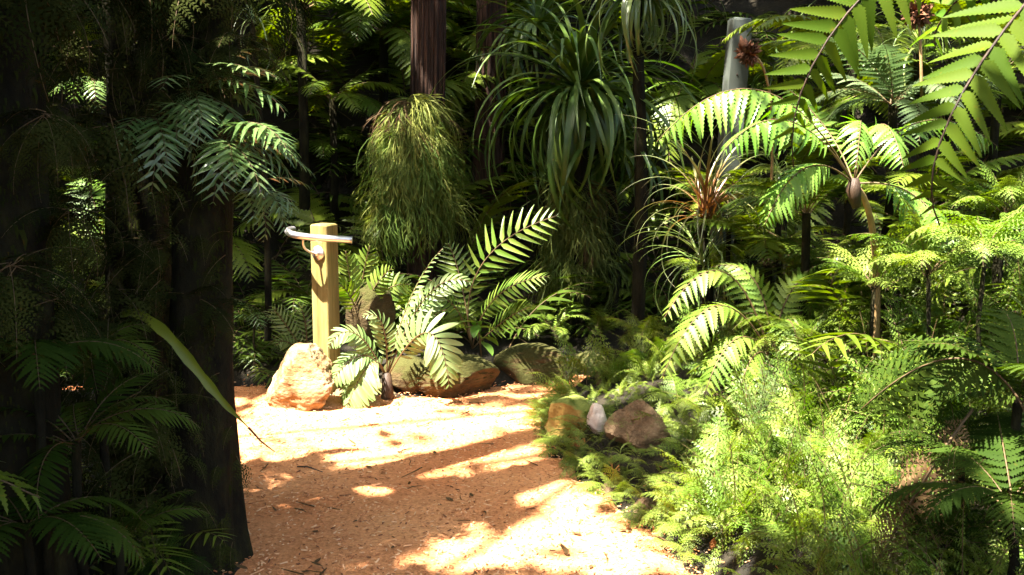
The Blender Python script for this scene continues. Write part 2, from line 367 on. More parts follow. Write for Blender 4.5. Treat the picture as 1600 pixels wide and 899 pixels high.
def bipin(pairs=9, w=.22, droop=.4, lw=.34, up=.15):
    """a pinna made of small leaflets"""
    b = MB(); t = np.linspace(.04, .97, pairs); th = -droop * t
    V0 = np.array([(0, 0, 0), (.45, -.5 * lw, up * .3), (1, 0, -.05), (.45, .5 * lw, up * .3)]); F0 = np.array([(0, 1, 2, 3)])
    R, P = [], []
    for k, q in enumerate(t):
        pos = np.array((q * math.cos(droop * q * .5), 0, -q * math.sin(droop * q * .5)))
        for sg in (-1, 1):
            L = w * (1 - q) ** .55 * U(.85, 1.1) + .02; a = sg * (1.15 - .45 * q) + U(-.12, .12); r = U(-.35, .35)
            d = np.array((math.cos(a), math.sin(a), -.25 * q)); d = unit(d); nn = unit(np.array((0.1, sg * r, 1))); y = unit(np.cross(nn, d)); nn = np.cross(d, y)
            R.append(np.stack([d, y, nn], 1) * L); P.append(pos)
    b.many(V0, F0, np.array(R), np.array(P))
    C = np.stack([np.linspace(0, .97, 5), 0 * np.linspace(0, 1, 5), -np.sin(droop * np.linspace(0, .97, 5) * .5) * np.linspace(0, .97, 5)], 1)
    V, F = ribbon(C, np.tile((0., 1., 0.), (5, 1)), np.linspace(.014, .005, 5)); b.add(V, F)
    V, F, _ = b.arrays(); return V, F

PIN = {
    'sword': [blade(6, .095, lance, U(.15, .6), .3) for _ in range(3)],
    'strapish': [blade(6, .12, lambda t: np.sin(PI * np.clip(t * .93 + .05, 0, 1)) ** .6, U(.2, .7), .3) for _ in range(3)],
    'broad': [blade(8, .14, lambda t: np.sin(PI * np.clip(t * .9 + .08, 0, 1)) ** .8, U(.3, .7), .3) for _ in range(3)],
    'toothed': [blade(34, .155, lance, U(.15, .45), .22, .26) for _ in range(3)],
    'lobed': [blade(18, .17, lance, U(.2, .5), .22, .5) for _ in range(3)],
    'lacy': [bipin(7, .27, U(.2, .7), .42) for _ in range(4)],
    'lace': [blade(20, .13, lance, U(.3, .9), .3, .45) for _ in range(4)],
    'fine': [bipin(5, .36, U(.1, .7), .50) for _ in range(4)],
    'sprig': [bipin(5, .26, U(-.5, .2), .60) for _ in range(4)],
}
PROF = {
    'lance': lambda t: np.sin(PI * (t * .88 + .1)) ** .75,
    'long': lambda t: np.minimum(1, .5 + 3 * t) * (1 - t ** 8) ** .9 * (1 - .45 * t),
    'tri': lambda t: (1 - t) ** .8 * np.minimum(1, .65 + t * 2),
    'even': lambda t: np.minimum(1, .5 + 3 * t) * (1 - t ** 4) ** .9 * (1 - .35 * t),
}
def arch(L, th0, droop, n=14, p=1.2, sway=0.0):
    t = np.linspace(0, 1, n); th = th0 - droop * t ** p; s = L / (n - 1)
    x = np.concatenate([[0], np.cumsum(np.cos(th[:-1]) * s)]); z = np.concatenate([[0], np.cumsum(np.sin(th[:-1]) * s)])
    return np.stack([x, sway * L * t ** 2, z], 1)
def frames(C, hint, n, t0=.12, t1=.985):
    T = unit(np.gradient(C, axis=0)); arc = np.concatenate([[0], np.cumsum(np.linalg.norm(np.diff(C, axis=0), axis=1))]); arc /= arc[-1]
    q = np.linspace(t0, t1, n); P = np.stack([np.interp(q, arc, C[:, k]) for k in range(3)], 1); TT = unit(np.stack([np.interp(q, arc, T[:, k]) for k in range(3)], 1))
    if hint is None:
        side = np.tile((0., 1., 0.), (n, 1)); side = unit(side - (side * TT).sum(1)[:, None] * TT); NN = np.cross(TT, side)
    else:
        h = np.asarray(hint, float); NN = unit(h - (TT @ h)[:, None] * TT); side = np.cross(NN, TT)
    return q, P, TT, side, NN
def pinnae(C, hint, pairs, W, prof, a0=1.25, a1=.75, t0=.12, drop=.12, jit=.08, alt=True):
    """rotation-scales and offsets of all pinnae along a rachis C"""
    out = []
    for sg in (-1, 1):
        q, P, T, Sd, NN = frames(C, hint, pairs, t0 + (.5 / pairs * (1 - t0) if (alt and sg > 0) else 0))
        tt = (q - t0) / (1 - t0); Ls = W * PROF[prof](np.clip(tt, 0, 1))
        for k in range(pairs):
            a = a0 + (a1 - a0) * tt[k] + U(-jit, jit)
            d = unit(math.cos(a) * T[k] + sg * math.sin(a) * Sd[k] - (drop + U(-jit, jit)) * NN[k])
            nn = NN[k] + U(-2.2, 2.2) * jit * T[k] + sg * .1 * Sd[k]; y = unit(np.cross(nn, d)); nn = np.cross(d, y)
            out.append((np.stack([d, y, nn], 1) * (max(Ls[k], .02 * W) * U(.92, 1.06)), P[k]))
    return out
def frond_arrays(C, hint=None, kind='sword', pairs=16, W=.15, prof='lance', rw=.004, **kw):
    b = MB(); pl = pinnae(C, hint, pairs, W, prof, **kw); vs = PIN[kind]; grp = [[] for _ in vs]
    for x in pl: grp[random.randrange(len(vs))].append(x)
    for (V, F), g in zip(vs, grp):
        if g: b.many(V, F, np.array([r for r, _ in g]), np.array([p for _, p in g]))
    nb = b.n; fb = sum(len(f) for f in b.F)
    V, F = tube(C, np.linspace(rw, rw * .3, len(C)), 4, False); b.add(V, F)
    V, F, _ = b.arrays(); mi = np.zeros(len(F), int); mi[fb:] = 1
    return V, F, mi
def frond_mesh(name, arr, leaf, stem='stem'):
    return mesh(name, arr[0], arr[1], None, True, None, [M[leaf], M[stem]], arr[2])

# variants of whole fronds, unit scale = metres, growing along +X
def variants(n, f): return [f(i / max(1, n - 1)) for i in range(n)]
FR = {
    'sword': variants(5, lambda u: frond_arrays(arch(.62, 1.15 - .3 * u, 1.3 + .9 * u), None, 'sword', 22, .15, 'lance')),
    'broad': variants(4, lambda u: frond_arrays(arch(.6, 1.0 - .3 * u, 1.1 + .8 * u), None, 'strapish', 16, .17, 'lance')),
    'lacy':  variants(6, lambda u: frond_arrays(arch(.5, 1.2 - .5 * u, .9 + 1.1 * u, sway=.1 * (u - .5)), None, 'lacy', 12, .175, 'tri', .0025, t0=.2, jit=.14)),
    'fine':  variants(6, lambda u: frond_arrays(arch(.34, 1.3 - .5 * u, .7 + 1.0 * u, sway=.2 * (u - .5)), None, 'fine', 9, .10, 'tri', .002, t0=.15, jit=.16)),
    'sprig': variants(6, lambda u: frond_arrays(arch(.34, 1.5 - .35 * u, .25 + .8 * u, sway=.25 * (u - .5)), None, 'sprig', 10, .068, 'even', .0025, t0=.1, jit=.15, a0=1.1, a1=.8, drop=-.15)),
    'tree':  variants(5, lambda u: frond_arrays(arch(1.5, .85 - .3 * u, 1.2 + .7 * u), None, 'lobed', 26, .34, 'lance', .009)),
    'lobed': variants(5, lambda u: frond_arrays(arch(.75, 1.0 - .3 * u, 1.2 + .8 * u), None, 'lobed', 20, .19, 'lance', .005)),
    'bush':  variants(4, lambda u: frond_arrays(arch(.6, 1.0 - .4 * u, 1.1 + .7 * u), None, 'sword', 9, .2, 'lance', .004)),
}
_FM = {}
def fmesh(kind, leaf, i, stem='stem'):
    k = (kind, leaf, i, stem)
    if k not in _FM: _FM[k] = frond_mesh(kind + '_frond', FR[kind][i], leaf, stem)
    return _FM[k]

def fern(name, label, cat, loc, kind, leaf, n, s, group=None, tilt=(-.2, .3), az=None, stem='stem'):
    t = thing(name, label, cat, loc, group); nv = len(FR[kind]); a0 = U(0, 6.28)
    for i in range(n):
        if az is None: a = a0 + i * 2.399 + U(-.2, .2)
        else: a = az[0] + (az[1] - az[0]) * ((i + .5) / n) + U(-.25, .25)
        obj('frond', fmesh(kind, leaf, random.randrange(nv), stem), t, (U(-.015, .015) * s, U(-.015, .015) * s, U(-.01, .03) * s), (U(-.25, .25), -U(*tilt), a), s * U(.75, 1.12))
    return t

_PM = {}
def hero_frond(t, pts, hint, kind, leaf, pairs, W, prof='lance', rw=.005, stem='stem', label=None, **kw):
    """one frond through three world points; every pinna an object of its own"""
    base = np.array(t.location); C = through(*[np.asarray(p) - base for p in pts], 18)
    V, F = tube(C, np.linspace(rw, rw * .35, len(C)), 6)
    fr = obj('frond', mesh('rachis', V, F, M[stem]), t)
    if label: fr['label'] = label
    for R, P in pinnae(C, hint, pairs, W, prof, **kw):
        i = random.randrange(len(PIN[kind])); k = (kind, leaf, i)
        if k not in _PM: _PM[k] = mesh('pinna', PIN[kind][i][0], PIN[kind][i][1], M[leaf])
        o = bpy.data.objects.new('pinna', _PM[k]); COL.objects.link(o); o.parent = fr
        m4 = Matrix([[*R[0], P[0]], [*R[1], P[1]], [*R[2], P[2]], [0, 0, 0, 1]]); o.matrix_basis = m4
    return fr

# strap leaves (unit length, along +X, arching)
def strap(th0, droop, p, w, sway):
    C = arch(1, th0, droop, 15, p, sway); t = np.linspace(0, 1, 15)
    T = unit(np.gradient(C, axis=0)); side = unit(np.cross((0, 0, 1.), T) + np.array((0, 1e-3, 0))); side[:] = (0, 1, 0); nr = np.cross(T, side)
    V, F = ribbon(C, side, w * np.minimum(1, .55 + 2.5 * t) * np.maximum(.04, (1 - t ** 2.2)), .35, nr); return V, F, np.repeat(t, 3)
STRAP = [strap(1.35 - .22 * i, 1.6 + .28 * i, 1.5 - .08 * i, .021, .08 * ((i % 3) - 1)) for i in range(7)]
THIN = [strap(1.4 - .2 * i, 1.5 + .3 * i, 1.3, .0105, .1 * ((i % 3) - 1)) for i in range(7)]
_SM = {}
def strap_plant(name, label, cat, loc, n, L, leaf, src=STRAP, group=None, tilt=(-.35, .35), az=(0, 6.283), inner=None):
    t = thing(name, label, cat, loc, group)
    for i in range(n):
        j = random.randrange(len(src)); k = (id(src), j, leaf)
        if k not in _SM: V, F, T = src[j]; _SM[k] = mesh('strap_leaf', V, F, M[leaf], True, T)
        l = L * U(.65, 1.1); tl = -U(*tilt)
        if inner and i < n * inner: l *= U(.45, .75); tl = -U(.25, .7)
        obj('leaf', _SM[k], t, (U(-.02, .02), U(-.02, .02), U(-.02, .05)), (U(-.3, .3), tl, az[0] + (az[1] - az[0]) * U(0, 1)), (l, l * U(.8, 1.2), l))
    return t

# tufts of thin hanging blades
def tuft(n, L, w, spread=.5):
    b = MB()
    for _ in range(n):
        l = L * U(.5, 1.1); C = arch(l, U(-.3, .9), U(1.6, 2.5), 7, .8, U(-.25, .25)); a = U(-spread, spread); c, s_ = math.cos(a), math.sin(a)
        C = C @ np.array([[c, s_, 0], [-s_, c, 0], [0, 0, 1]]) + np.array((U(-.03, .03), U(-.06, .06), U(-.08, .04)))
        T = unit(np.gradient(C, axis=0)); side = unit(np.cross(T, (c * .3 + U(-.4, .4), s_ + U(-.4, .4), .2)))
        V, F = ribbon(C, side, w * np.array([.7, 1, 1, .9, .75, .5, .12]), .0); b.add(V, F)
        for k in (2, 4, 5):            # side leaflets
            d = unit(T[k] + .8 * side[k] * random.choice((-1, 1)) + np.array((0, 0, -.5))) * U(.04, .09)
            V, F = ribbon(np.stack([C[k], C[k] + d * .5, C[k] + d]), np.tile(unit(np.cross(d, (c, s_, .3))), (3, 1)), w * np.array([.5, 1.0, .1])); b.add(V, F)
    V, F, _ = b.arrays(); return V, F

# ------------------------------------------------------------------ trees whose trunks stand in view, and the unseen canopy shaped to shade the garden
def trunk_mesh(name, C, r, mat, k=26, rib=.10, nrib=9, rough=.12, flare=.35, seed=0):
    C = np.asarray(C, float); n = len(C); T = unit(np.gradient(C, axis=0)); A = unit(np.cross(T, (0, 1., .05))); B = np.cross(T, A)
    th = np.linspace(0, 2 * PI, k, endpoint=False); zz = np.linspace(0, 1, n)[:, None]
    R = r * (1 - .25 * zz) * (1 + flare * np.exp(-zz * 22)) * (1 + rib * np.sin(nrib * th[None] + 5 * vnoise(zz * 7 + seed, th[None] * .6)) + rough * (fbm(np.cos(th)[None] * 3 + seed + 9 + 0 * zz, np.sin(th)[None] * 3 + zz * 22) - .5) * 2)
    V = (C[:, None] + R[..., None] * (np.cos(th)[None, :, None] * A[:, None] + np.sin(th)[None, :, None] * B[:, None])).reshape(-1, 3)
    F = [(i * k + j, i * k + (j + 1) % k, (i + 1) * k + (j + 1) % k, (i + 1) * k + j) for i in range(n - 1) for j in range(k)]
    return mesh(name, V, F, mat)

def moss_part(t, C, r, n, L, mat, name='moss'):
    """shaggy strands all over a stem: too fine to count"""
    C = np.asarray(C, float); q = RNG.random(n) * (len(C) - 1); i = q.astype(int); f = (q - i)[:, None]
    P = C[i] * (1 - f) + C[np.minimum(i + 1, len(C) - 1)] * f; a = RNG.uniform(0, 2 * PI, n); O = np.stack([np.cos(a), np.sin(a), 0 * a], 1)
    V0 = np.array([(0, -.5, 0), (0, .5, 0), (.35, .4, -.5), (.35, -.4, -.5), (.3, .08, -1), (.3, -.08, -1)]); F0 = np.array([(0, 1, 2, 3), (3, 2, 4, 5)])
    l = L * RNG.lognormal(0, .4, n); Y_ = np.cross((0, 0, 1.), O); R = np.stack([O * (l * RNG.uniform(.3, 1.1, n))[:, None], Y_ * (l * .30)[:, None], np.tile((0, 0, 1.), (n, 1)) * l[:, None]], 2)
    b = MB(); b.many(V0, F0, R, P + O * (r * RNG.uniform(.85, 1.05, n))[:, None]); return tag(obj(name, b.mesh(name, mat), t), kind='stuff')

TREES = []        # (thing, x, y, trunk top)
def tree(name, label, x, y, r, top, mat, lean=(0, 0), group=None, moss=0, mossL=.09, **kw):
    t = thing(name, label, 'tree', (x, y, gz(x, y) - .05), group); n = 44; q = np.linspace(0, 1, n)
    C = np.stack([lean[0] * q ** 1.2 + .04 * np.sin(q * 7 + x), lean[1] * q + .03 * np.cos(q * 6 + y), top * q], 1)
    obj('trunk', trunk_mesh('trunk', C, r, M[mat], seed=len(TREES) * 7, **kw), t)
    if moss: moss_part(t, C[:n // 2 + 6], r, moss, mossL, M['moss'])
    TREES.append((t, x + lean[0], y + lean[1], C)); return t

def gx(px, py): p = ground_at(px, py); return float(p[0]), float(p[1])
xa, ya = gx(333, 872)
tree('mossy_tree', 'dark mossy trunk standing at the near left edge of the path', xa, ya, .112, 6.8, 'mossbark', (-.05, 0), 'mossy trees in the left foreground', moss=12000, mossL=.014, nrib=5, rib=.07, rough=.2, flare=.55)
tree('mossy_tree', 'dark trunk just left of and behind the path edge trunk', xa - .29, ya + .25, .115, 7.0, 'mossbark', (-.12, .1), 'mossy trees in the left foreground', moss=10000, mossL=.014, nrib=5, rib=.07, rough=.2, flare=.5)
tree('mossy_tree', 'blackish leaning trunk along the left border of the view', -1.48, 3.35, .16, 7.2, 'mossbark', (-.35, .2), 'mossy trees in the left foreground', moss=12000, mossL=.014, nrib=4, rib=.08)
p1 = at(664, 400, 8.0); t1 = tree('fibrous_tree', 'brown fibrous trunk rising out of the shaggy grass mound', p1[0], 8.0, .098, 7.4, 'bark', (.02, .1), rib=.13, nrib=11)
p2 = at(762, 400, 8.8); t2 = tree('fibrous_tree', 'thin dark trunk between grass mound and strap leaf clump', p2[0], 8.8, .10, 7.6, 'bark', (-.02, .2), rib=.12, nrib=10)
for x, y, r, l in ((3.9, 5.6, .2, 'canopy tree out of view beyond the right bank'), (3.6, 1.2, .2, 'canopy tree out of view right of the photographer'),
                   (-2.7, -1.4, .22, 'canopy tree out of view behind the left trunks'), (1.6, -3.2, .2, 'canopy tree out of view behind the photographer'),
                   (-5.2, 6.8, .2, 'canopy tree out of view far to the left'), (-4.6, 10.5, .2, 'canopy tree hidden behind the far left undergrowth'), (3.4, 10.4, .2, 'canopy tree hidden behind the strap leaf clumps')):
    tree('canopy_tree', l, x, y, r, 7.6, 'bark', (U(-.2, .2), U(-.2, .2)), 'canopy trees around the clearing')
# long fibres on the two brown trunks
for (t, x, y, C), nn in ((TREES[3], 240), (TREES[4], 160)):
    b = MB()
    for _ in range(nn):
        a = U(0, 6.28); i0 = random.randrange(0, 24); ln = random.randrange(5, 12); seg = C[i0:i0 + ln]; rr = .102 * (1 - .006 * i0) + U(0, .02)
        w = np.stack([np.cos(a + np.linspace(0, U(-.3, .3), len(seg))) * rr, np.sin(a + np.linspace(0, U(-.3, .3), len(seg))) * rr, 0 * seg[:, 0]], 1)
        V, F = tube(seg + w, np.linspace(U(.005, .011), .003, len(seg)), 4, False); b.add(V, F)
    tag(obj('root_fibres', b.mesh('root_fibres', M['bark']), t), kind='stuff')

# ---- gaps cut in the canopy along sun rays to place the sun patches
def el(px, py, d, rx, ry=None): p = at(px, py, d); return ('e', p, rx, ry or rx)
def pg(pts): return ('p', np.array([ground_at(*p)[:2] for p in pts]))
GAPS = [pg([(380, 642), (470, 640), (560, 650), (690, 643), (712, 655), (600, 682), (500, 722), (380, 712)]),
        pg([(560, 742), (590, 716), (700, 668), (850, 650), (856, 700), (720, 738), (640, 752)]),
        pg([(770, 740), (860, 690), (880, 740), (920, 772), (850, 764)]), pg([(455, 768), (540, 756), (552, 768), (480, 778)]),
        pg([(685, 905), (720, 864), (850, 832), (810, 862), (745, 905)]), pg([(830, 792), (960, 790), (1000, 830), (930, 846), (850, 880), (800, 876), (900, 820)]),
        pg([(940, 905), (985, 866), (1070, 850), (1100, 905)]),
        el(505, 440, 6.55, .22, .3), el(470, 590, 6.2, .3), el(600, 560, 6.35, .42, .3), el(690, 540, 6.35, .22), el(560, 430, 7.0, .25), el(800, 390, 6.9, .26, .2), el(640, 420, 6.4, .15),
        el(635, 240, 7.8, .26, .16), el(1000, 60, 8.2, .4, .2), el(1070, 330, 6.0, .28, .2), el(1020, 420, 6.0, .2),
        el(1110, 180, 4.4, .27), el(1190, 170, 4.45, .2), el(1370, 225, 4.4, .13), el(1250, 190, 4.5, .15), el(1310, 80, 3.0, .28), el(1540, 180, 2.7, .24), el(1265, 190, 3.0, .2), el(1490, 290, 2.65, .2), el(1500, 450, 4.2, .45), el(1400, 540, 4.4, .35), el(1590, 380, 4.1, .35),
        el(1095, 500, 5.0, .34, .25), el(930, 650, 5.75, .22), el(980, 620, 5.8, .15), el(1300, 560, 4.7, .45), el(1440, 490, 4.3, .42), el(1240, 690, 4.4, .42), el(1170, 840, 4.0, .36),
        el(1350, 690, 4.0, .2), el(1540, 410, 4.2, .32), el(1400, 430, 4.8, .3),
        el(345, 240, 3.9, .18, .2), el(410, 330, 4.0, .18), el(310, 170, 3.95, .13), el(165, 370, 7.0, .3), el(480, 40, 8.6, .4), el(1390, 150, 5.2, .25), el(880, 500, 7.4, .2), el(1490, 30, 3.7, .2)]
# ---- crowns: unseen leaves placed for the shade they cast
K = 62000
Q = np.stack([RNG.uniform(-11.5, 6.0, K), RNG.uniform(-7.5, 10.5, K), RNG.uniform(5.2, 8.8, K)], 1)
K2 = 9000; Q = np.concatenate([Q, np.stack([RNG.uniform(-5.5, -.95, K2), RNG.uniform(-1.5, 5.2, K2), RNG.uniform(2.45, 4.3, K2)], 1)]); K += K2  # low leaves added out of view to darken the left foreground
K2 = 2600; Q = np.concatenate([Q, np.stack([RNG.uniform(-.3, 1.9, K2), RNG.uniform(.8, 3.4, K2), RNG.uniform(2.7, 4.2, K2)], 1)]); K += K2  # low leaves added out of view to shade the lower right corner
keep = fbm(Q[:, 0] * .5, Q[:, 1] * .5 + Q[:, 2] * .3) > .14
for g in GAPS:
    zr = 0.0 if g[0] == 'p' else g[1][2]
    pr = Q - S[None] * ((Q[:, 2] - zr) / S[2])[:, None]; wob = .16 * (fbm(Q[:, 0] * 2.5, Q[:, 1] * 2.5) - .5) - (.11 if g[0] == 'p' else .075)
    if g[0] == 'p': d = sdf(g[1], pr[:, 0], pr[:, 1])
    else: d = (1 - np.hypot((pr[:, 0] - g[1][0]) / g[2], (pr[:, 1] - g[1][1]) / g[3])) * min(g[2], g[3])
    keep &= ~((d > wob) & (RNG.random(K) > .015))
pr = Q - S[None] * (Q[:, 2] / S[2])[:, None]; thin = sdf(np.array([ground_at(*p)[:2] for p in ((250, 640), (880, 610), (880, 730), (960, 800), (1090, 910), (330, 910))]), pr[:, 0], pr[:, 1])
keep &= ~((thin > -.1) & (RNG.random(K) > .5))  # canopy thinned so the shade on the path stays light
keep &= ~(((pr[:, 0] > .52 * pr[:, 1] + .6) | ((pr[:, 1] < 2.3) & (pr[:, 0] > .2))) & (RNG.random(K) > .12))  # leaves dropped behind and to the right to let sky light in
keep &= ~((Q[:, 0] > -1.2) & (Q[:, 0] < .6) & (Q[:, 1] > 3.2) & (Q[:, 1] < 5.8) & (Q[:, 2] > 4.3) & (RNG.random(K) > .45))  # crowns opened above the path for more sky light
Q = Q[keep]
own = np.argmin(np.stack([(Q[:, 0] - t[1]) ** 2 + (Q[:, 1] - t[2]) ** 2 for t in TREES], 1), 1)
LV = np.array([(0, 0, 0), (.4, -.22, .05), (1, 0, -.12), (.4, .22, .05)]); LF = np.array([(0, 1, 2, 3)])
for i, (t, x, y, C) in enumerate(TREES):
    P = Q[own == i]; base = np.array(t.location)
    if not len(P): continue
    b = MB(); b.many(LV, LF, rot_rand(len(P), .5) * RNG.uniform(.2, .34, len(P))[:, None, None], P - base)
    cr = obj('crown', b.mesh('crown', M['canopy']), t)
    for k in range(7):
        e = P[random.randrange(len(P))] - base; s0 = C[-1 - random.randrange(0, 8)]
        V, F = tube(through(s0, (s0 + e) / 2 + (0, 0, .25), e, 8), np.linspace(.032, .008, 8), 6); obj('branch', mesh('branch', V, F, M['bark']), t)

# ------------------------------------------------------------------ boulders
def sphere_quads(n):
    Vs, Fs, off = [], [], 0; g = np.linspace(-1, 1, n + 1); a, b = np.meshgrid(g, g); a = np.tan(a * PI / 4).ravel(); b = np.tan(b * PI / 4).ravel(); o = np.ones_like(a)
    f = grid_faces(n + 1, n + 1)
    for k, P in enumerate(([a, b, o], [b, a, -o], [o, a, b], [-o, b, a], [b, o, a], [a, -o, b])):
        Vs.append(np.stack(P, 1)); Fs.append(f + k * len(a))
    return unit(np.concatenate(Vs)), np.concatenate(Fs)
SPV, SPF = sphere_quads(20)
SPV2, SPF2 = sphere_quads(44)
def rock(name, label, loc, size, mat, seed, cuts=9, noise=.12, group=None, extra=(), rz=0, fine=False, sharp=0):
    r = np.random.default_rng(seed); V = (SPV2 if fine else SPV).copy()
    pl = [(unit(r.normal(size=3)), r.uniform(.62, .88) - .22 * sharp) for _ in range(cuts)] + [(unit(np.array(n)), d) for n, d in extra]
    for n, d in pl: V -= np.maximum(0, V @ n - d)[:, None] * n
    nv = unit(V); V += nv * (noise * 2 * (n3(V + seed, 1.6) - .5) + noise * 1.1 * (n3(V + seed * 2, 4.5) - .5) + noise * .8 * (n3(V * (1, 1, 2.2) + seed, 11) - .5))[:, None]
    if fine: V += nv * (-.05 * smooth(.60, .72, n3(V * (1, 1, 2.6) + 3, 5.5)))[:, None]
    V = V * size; c, s_ = math.cos(rz), math.sin(rz); V = V @ np.array([[c, s_, 0], [-s_, c, 0], [0, 0, 1]])
    return tag(obj(name, mesh(name, V, (SPF2 if fine else SPF), M[mat]), None, loc), label, 'rock', group)
def on_ground(px, py, dz=.05):
    for d in np.arange(3, 9, .03):
        p = at(px, py, d)
        if p[2] <= gz(p[0], d) + dz: break
    return (float(p[0]), float(d), float(p[2]))
def rk(px, py, d, dz=0): p = at(px, py, d); return (float(p[0]), d, float(p[2]) + dz)
rock('boulder', 'pointed sandy yellow boulder in front of the timber post', rk(473, 600, 6.25), (.24, .2, .235), 'sand', 5, 3, .17, extra=((( -.85, -.25, .48), .56), ((.75, -.1, .52), .72), ((.05, -.93, .36), .74)), fine=True)
G1 = 'mossy rocks edging the back of the path'
rock('boulder', 'rounded mossy brown rock right of the sunlit fern', rk(712, 592, 6.62), (.27, .2, .155), 'mossrock', 12, 6, .15, G1, fine=True)
rock('boulder', 'largest dark mossy rock in the row behind the path', rk(830, 578, 6.95), (.25, .2, .165), 'mossrock', 23, 5, .14, G1, fine=True)
rock('boulder', 'low mossy rock at the right end of the back row', rk(922, 572, 7.25), (.2, .18, .11), 'mossrock', 31, 4, .10, G1)
rock('boulder', 'small brown rock half hidden under the pale sunlit fern', rk(570, 622, 6.55), (.2, .16, .09), 'brownrock', 37, 6, .12, G1)
rock('boulder', 'brown mossy rock behind the post, above the pale fern', rk(578, 490, 7.1), (.16, .14, .22), 'mossrock', 41, 5, .12)
rock('boulder', 'mossy rock behind the left fronds of the pale fern', rk(636, 590, 6.65), (.16, .15, .13), 'mossrock', 43, 5, .12, G1)
G2 = 'stones at the tip of the right bank'
rock('boulder', 'ochre mossy stone at the tip of the right bank', on_ground(893, 660), (.16, .15, .13), 'yelrock', 51, 8, .16, G2, sharp=.7)
rock('boulder', 'pale almost white stone wedged between ochre and brown stones', on_ground(934, 655), (.06, .08, .115), 'white', 57, 8, .16, G2, sharp=.7)
rock('boulder', 'brown angular layered stone on the right bank', on_ground(1002, 672, .06), (.17, .16, .14), 'brownrock', 64, 10, .18, G2, fine=True, sharp=.35)
rock('boulder', 'small grey green stone where bank meets rear rocks', on_ground(942, 594, .02), (.06, .06, .06), 'mossrock', 67, 6, .12, G2)
for i, (px, py, d, s_) in enumerate(((900, 720, 5.2, .07), (950, 770, 4.85, .06), (1010, 800, 4.6, .07))):
    rock('stone', ('small dirt covered stone below the ochre stone', 'small stone in the bank edge below the brown stone', 'lowest small stone showing at the bank edge')[i], on_ground(px, py, .01), (s_, s_, s_ * .8), 'brownrock', 70 + i, 7, .14, 'small stones along the bank edge')

# ------------------------------------------------------------------ timber post with steel hand rail
pp = at(506, 350, 6.6); gp = gz(pp[0], 6.6); H = float(pp[2] - gp); rzp = -.47
post = thing('timber_post', 'square treated timber post with a bent steel rail on top', 'post', (pp[0], 6.6, gp), None); post.rotation_euler.z = rzp
hw = .058; c = .008
def box_post(hw, H, c):
    ring = lambda w, k: [(-w + k, -w), (w - k, -w), (w, -w + k), (w, w - k), (w - k, w), (-w + k, w), (-w, w - k), (-w, -w + k)]
    V = []
    for z, w in ((-.3, hw), (H * .3, hw), (H * .6, hw), (H - c, hw), (H, hw - c)): V += [(x, y, z) for x, y in ring(w, c * .6)]
    F = [(i * 8 + j, i * 8 + (j + 1) % 8, (i + 1) * 8 + (j + 1) % 8, (i + 1) * 8 + j) for i in range(4) for j in range(8)]
    o = 32; F += [(o, o + 1, o + 2, o + 3), (o, o + 3, o + 4, o + 7), (o + 4, o + 5, o + 6, o + 7)]
    return V, F
V, F = box_post(hw, H, c); obj('post', mesh('post', V, F, M['wood'], False), post)
# the rail, given in world axes then turned into the post's frame
def to_post(P): P = np.asarray(P, float) - np.array(post.location); c_, s_ = math.cos(-rzp), math.sin(-rzp); return P @ np.array([[c_, s_, 0], [-s_, c_, 0], [0, 0, 1]])
rail = [at(549, 375, 6.50), at(520, 373.5, 6.47), at(490, 371.5, 6.44), at(468, 369, 6.42), at(457, 366.5, 6.43), at(451, 364, 6.47), at(449.5, 361.5, 6.53), at(452, 359.5, 6.60), at(458, 358.8, 6.66)]
R_ = np.array(rail); q = np.linspace(0, len(R_) - 1, 60); R_ = np.stack([np.interp(q, range(len(R_)), R_[:, k]) for k in range(3)], 1)
for _ in range(3): R_[1:-1] = (R_[:-2] + 2 * R_[1:-1] + R_[2:]) / 4
V, F = tube(to_post(R_), .0195, 14); hr = obj('handrail', mesh('handrail', V, F, M['steel']), post)
V, F = tube(to_post(np.array([at(549, 375, 6.50), at(550.4, 375.05, 6.50)])), .0205, 14); obj('end_cap', mesh('end_cap', V, F, M['steel']), hr)
def disc(C, r, h, mat, name, parent, k=20):
    """turned flange on the front face (local -Y)"""
    prof = [(0.001, -h), (r * .55, -h), (r * .62, -h * .75), (r * .93, -h * .6), (r, -h * .3), (r, 0)]
    th = np.linspace(0, 2 * PI, k, endpoint=False); V = [(C[0] + a * math.cos(t), C[1] + b_, C[2] + a * math.sin(t)) for a, b_ in prof for t in th]
    F = [(i * k + j, i * k + (j + 1) % k, (i + 1) * k + (j + 1) % k, (i + 1) * k + j) for i in range(len(prof) - 1) for j in range(k)]
    return obj(name, mesh(name, V, F, M[mat]), parent)
zc = H - .165
fl = disc((0, -hw - .001, zc), .043, .02, 'steel', 'flange', post)
disc((0, -hw - .02, zc), .018, .016, 'steel', 'bolt', fl)
a0 = np.array((-.004, -hw - .03, zc)); a2 = to_post(at(474, 371, 6.43)); V, F = tube(through(a0, (a0 + a2) / 2 + np.array((-.012, -.028, -.012)), a2, 10), .007, 8); obj('bracket_arm', mesh('bracket_arm', V, F, M['steel']), post)

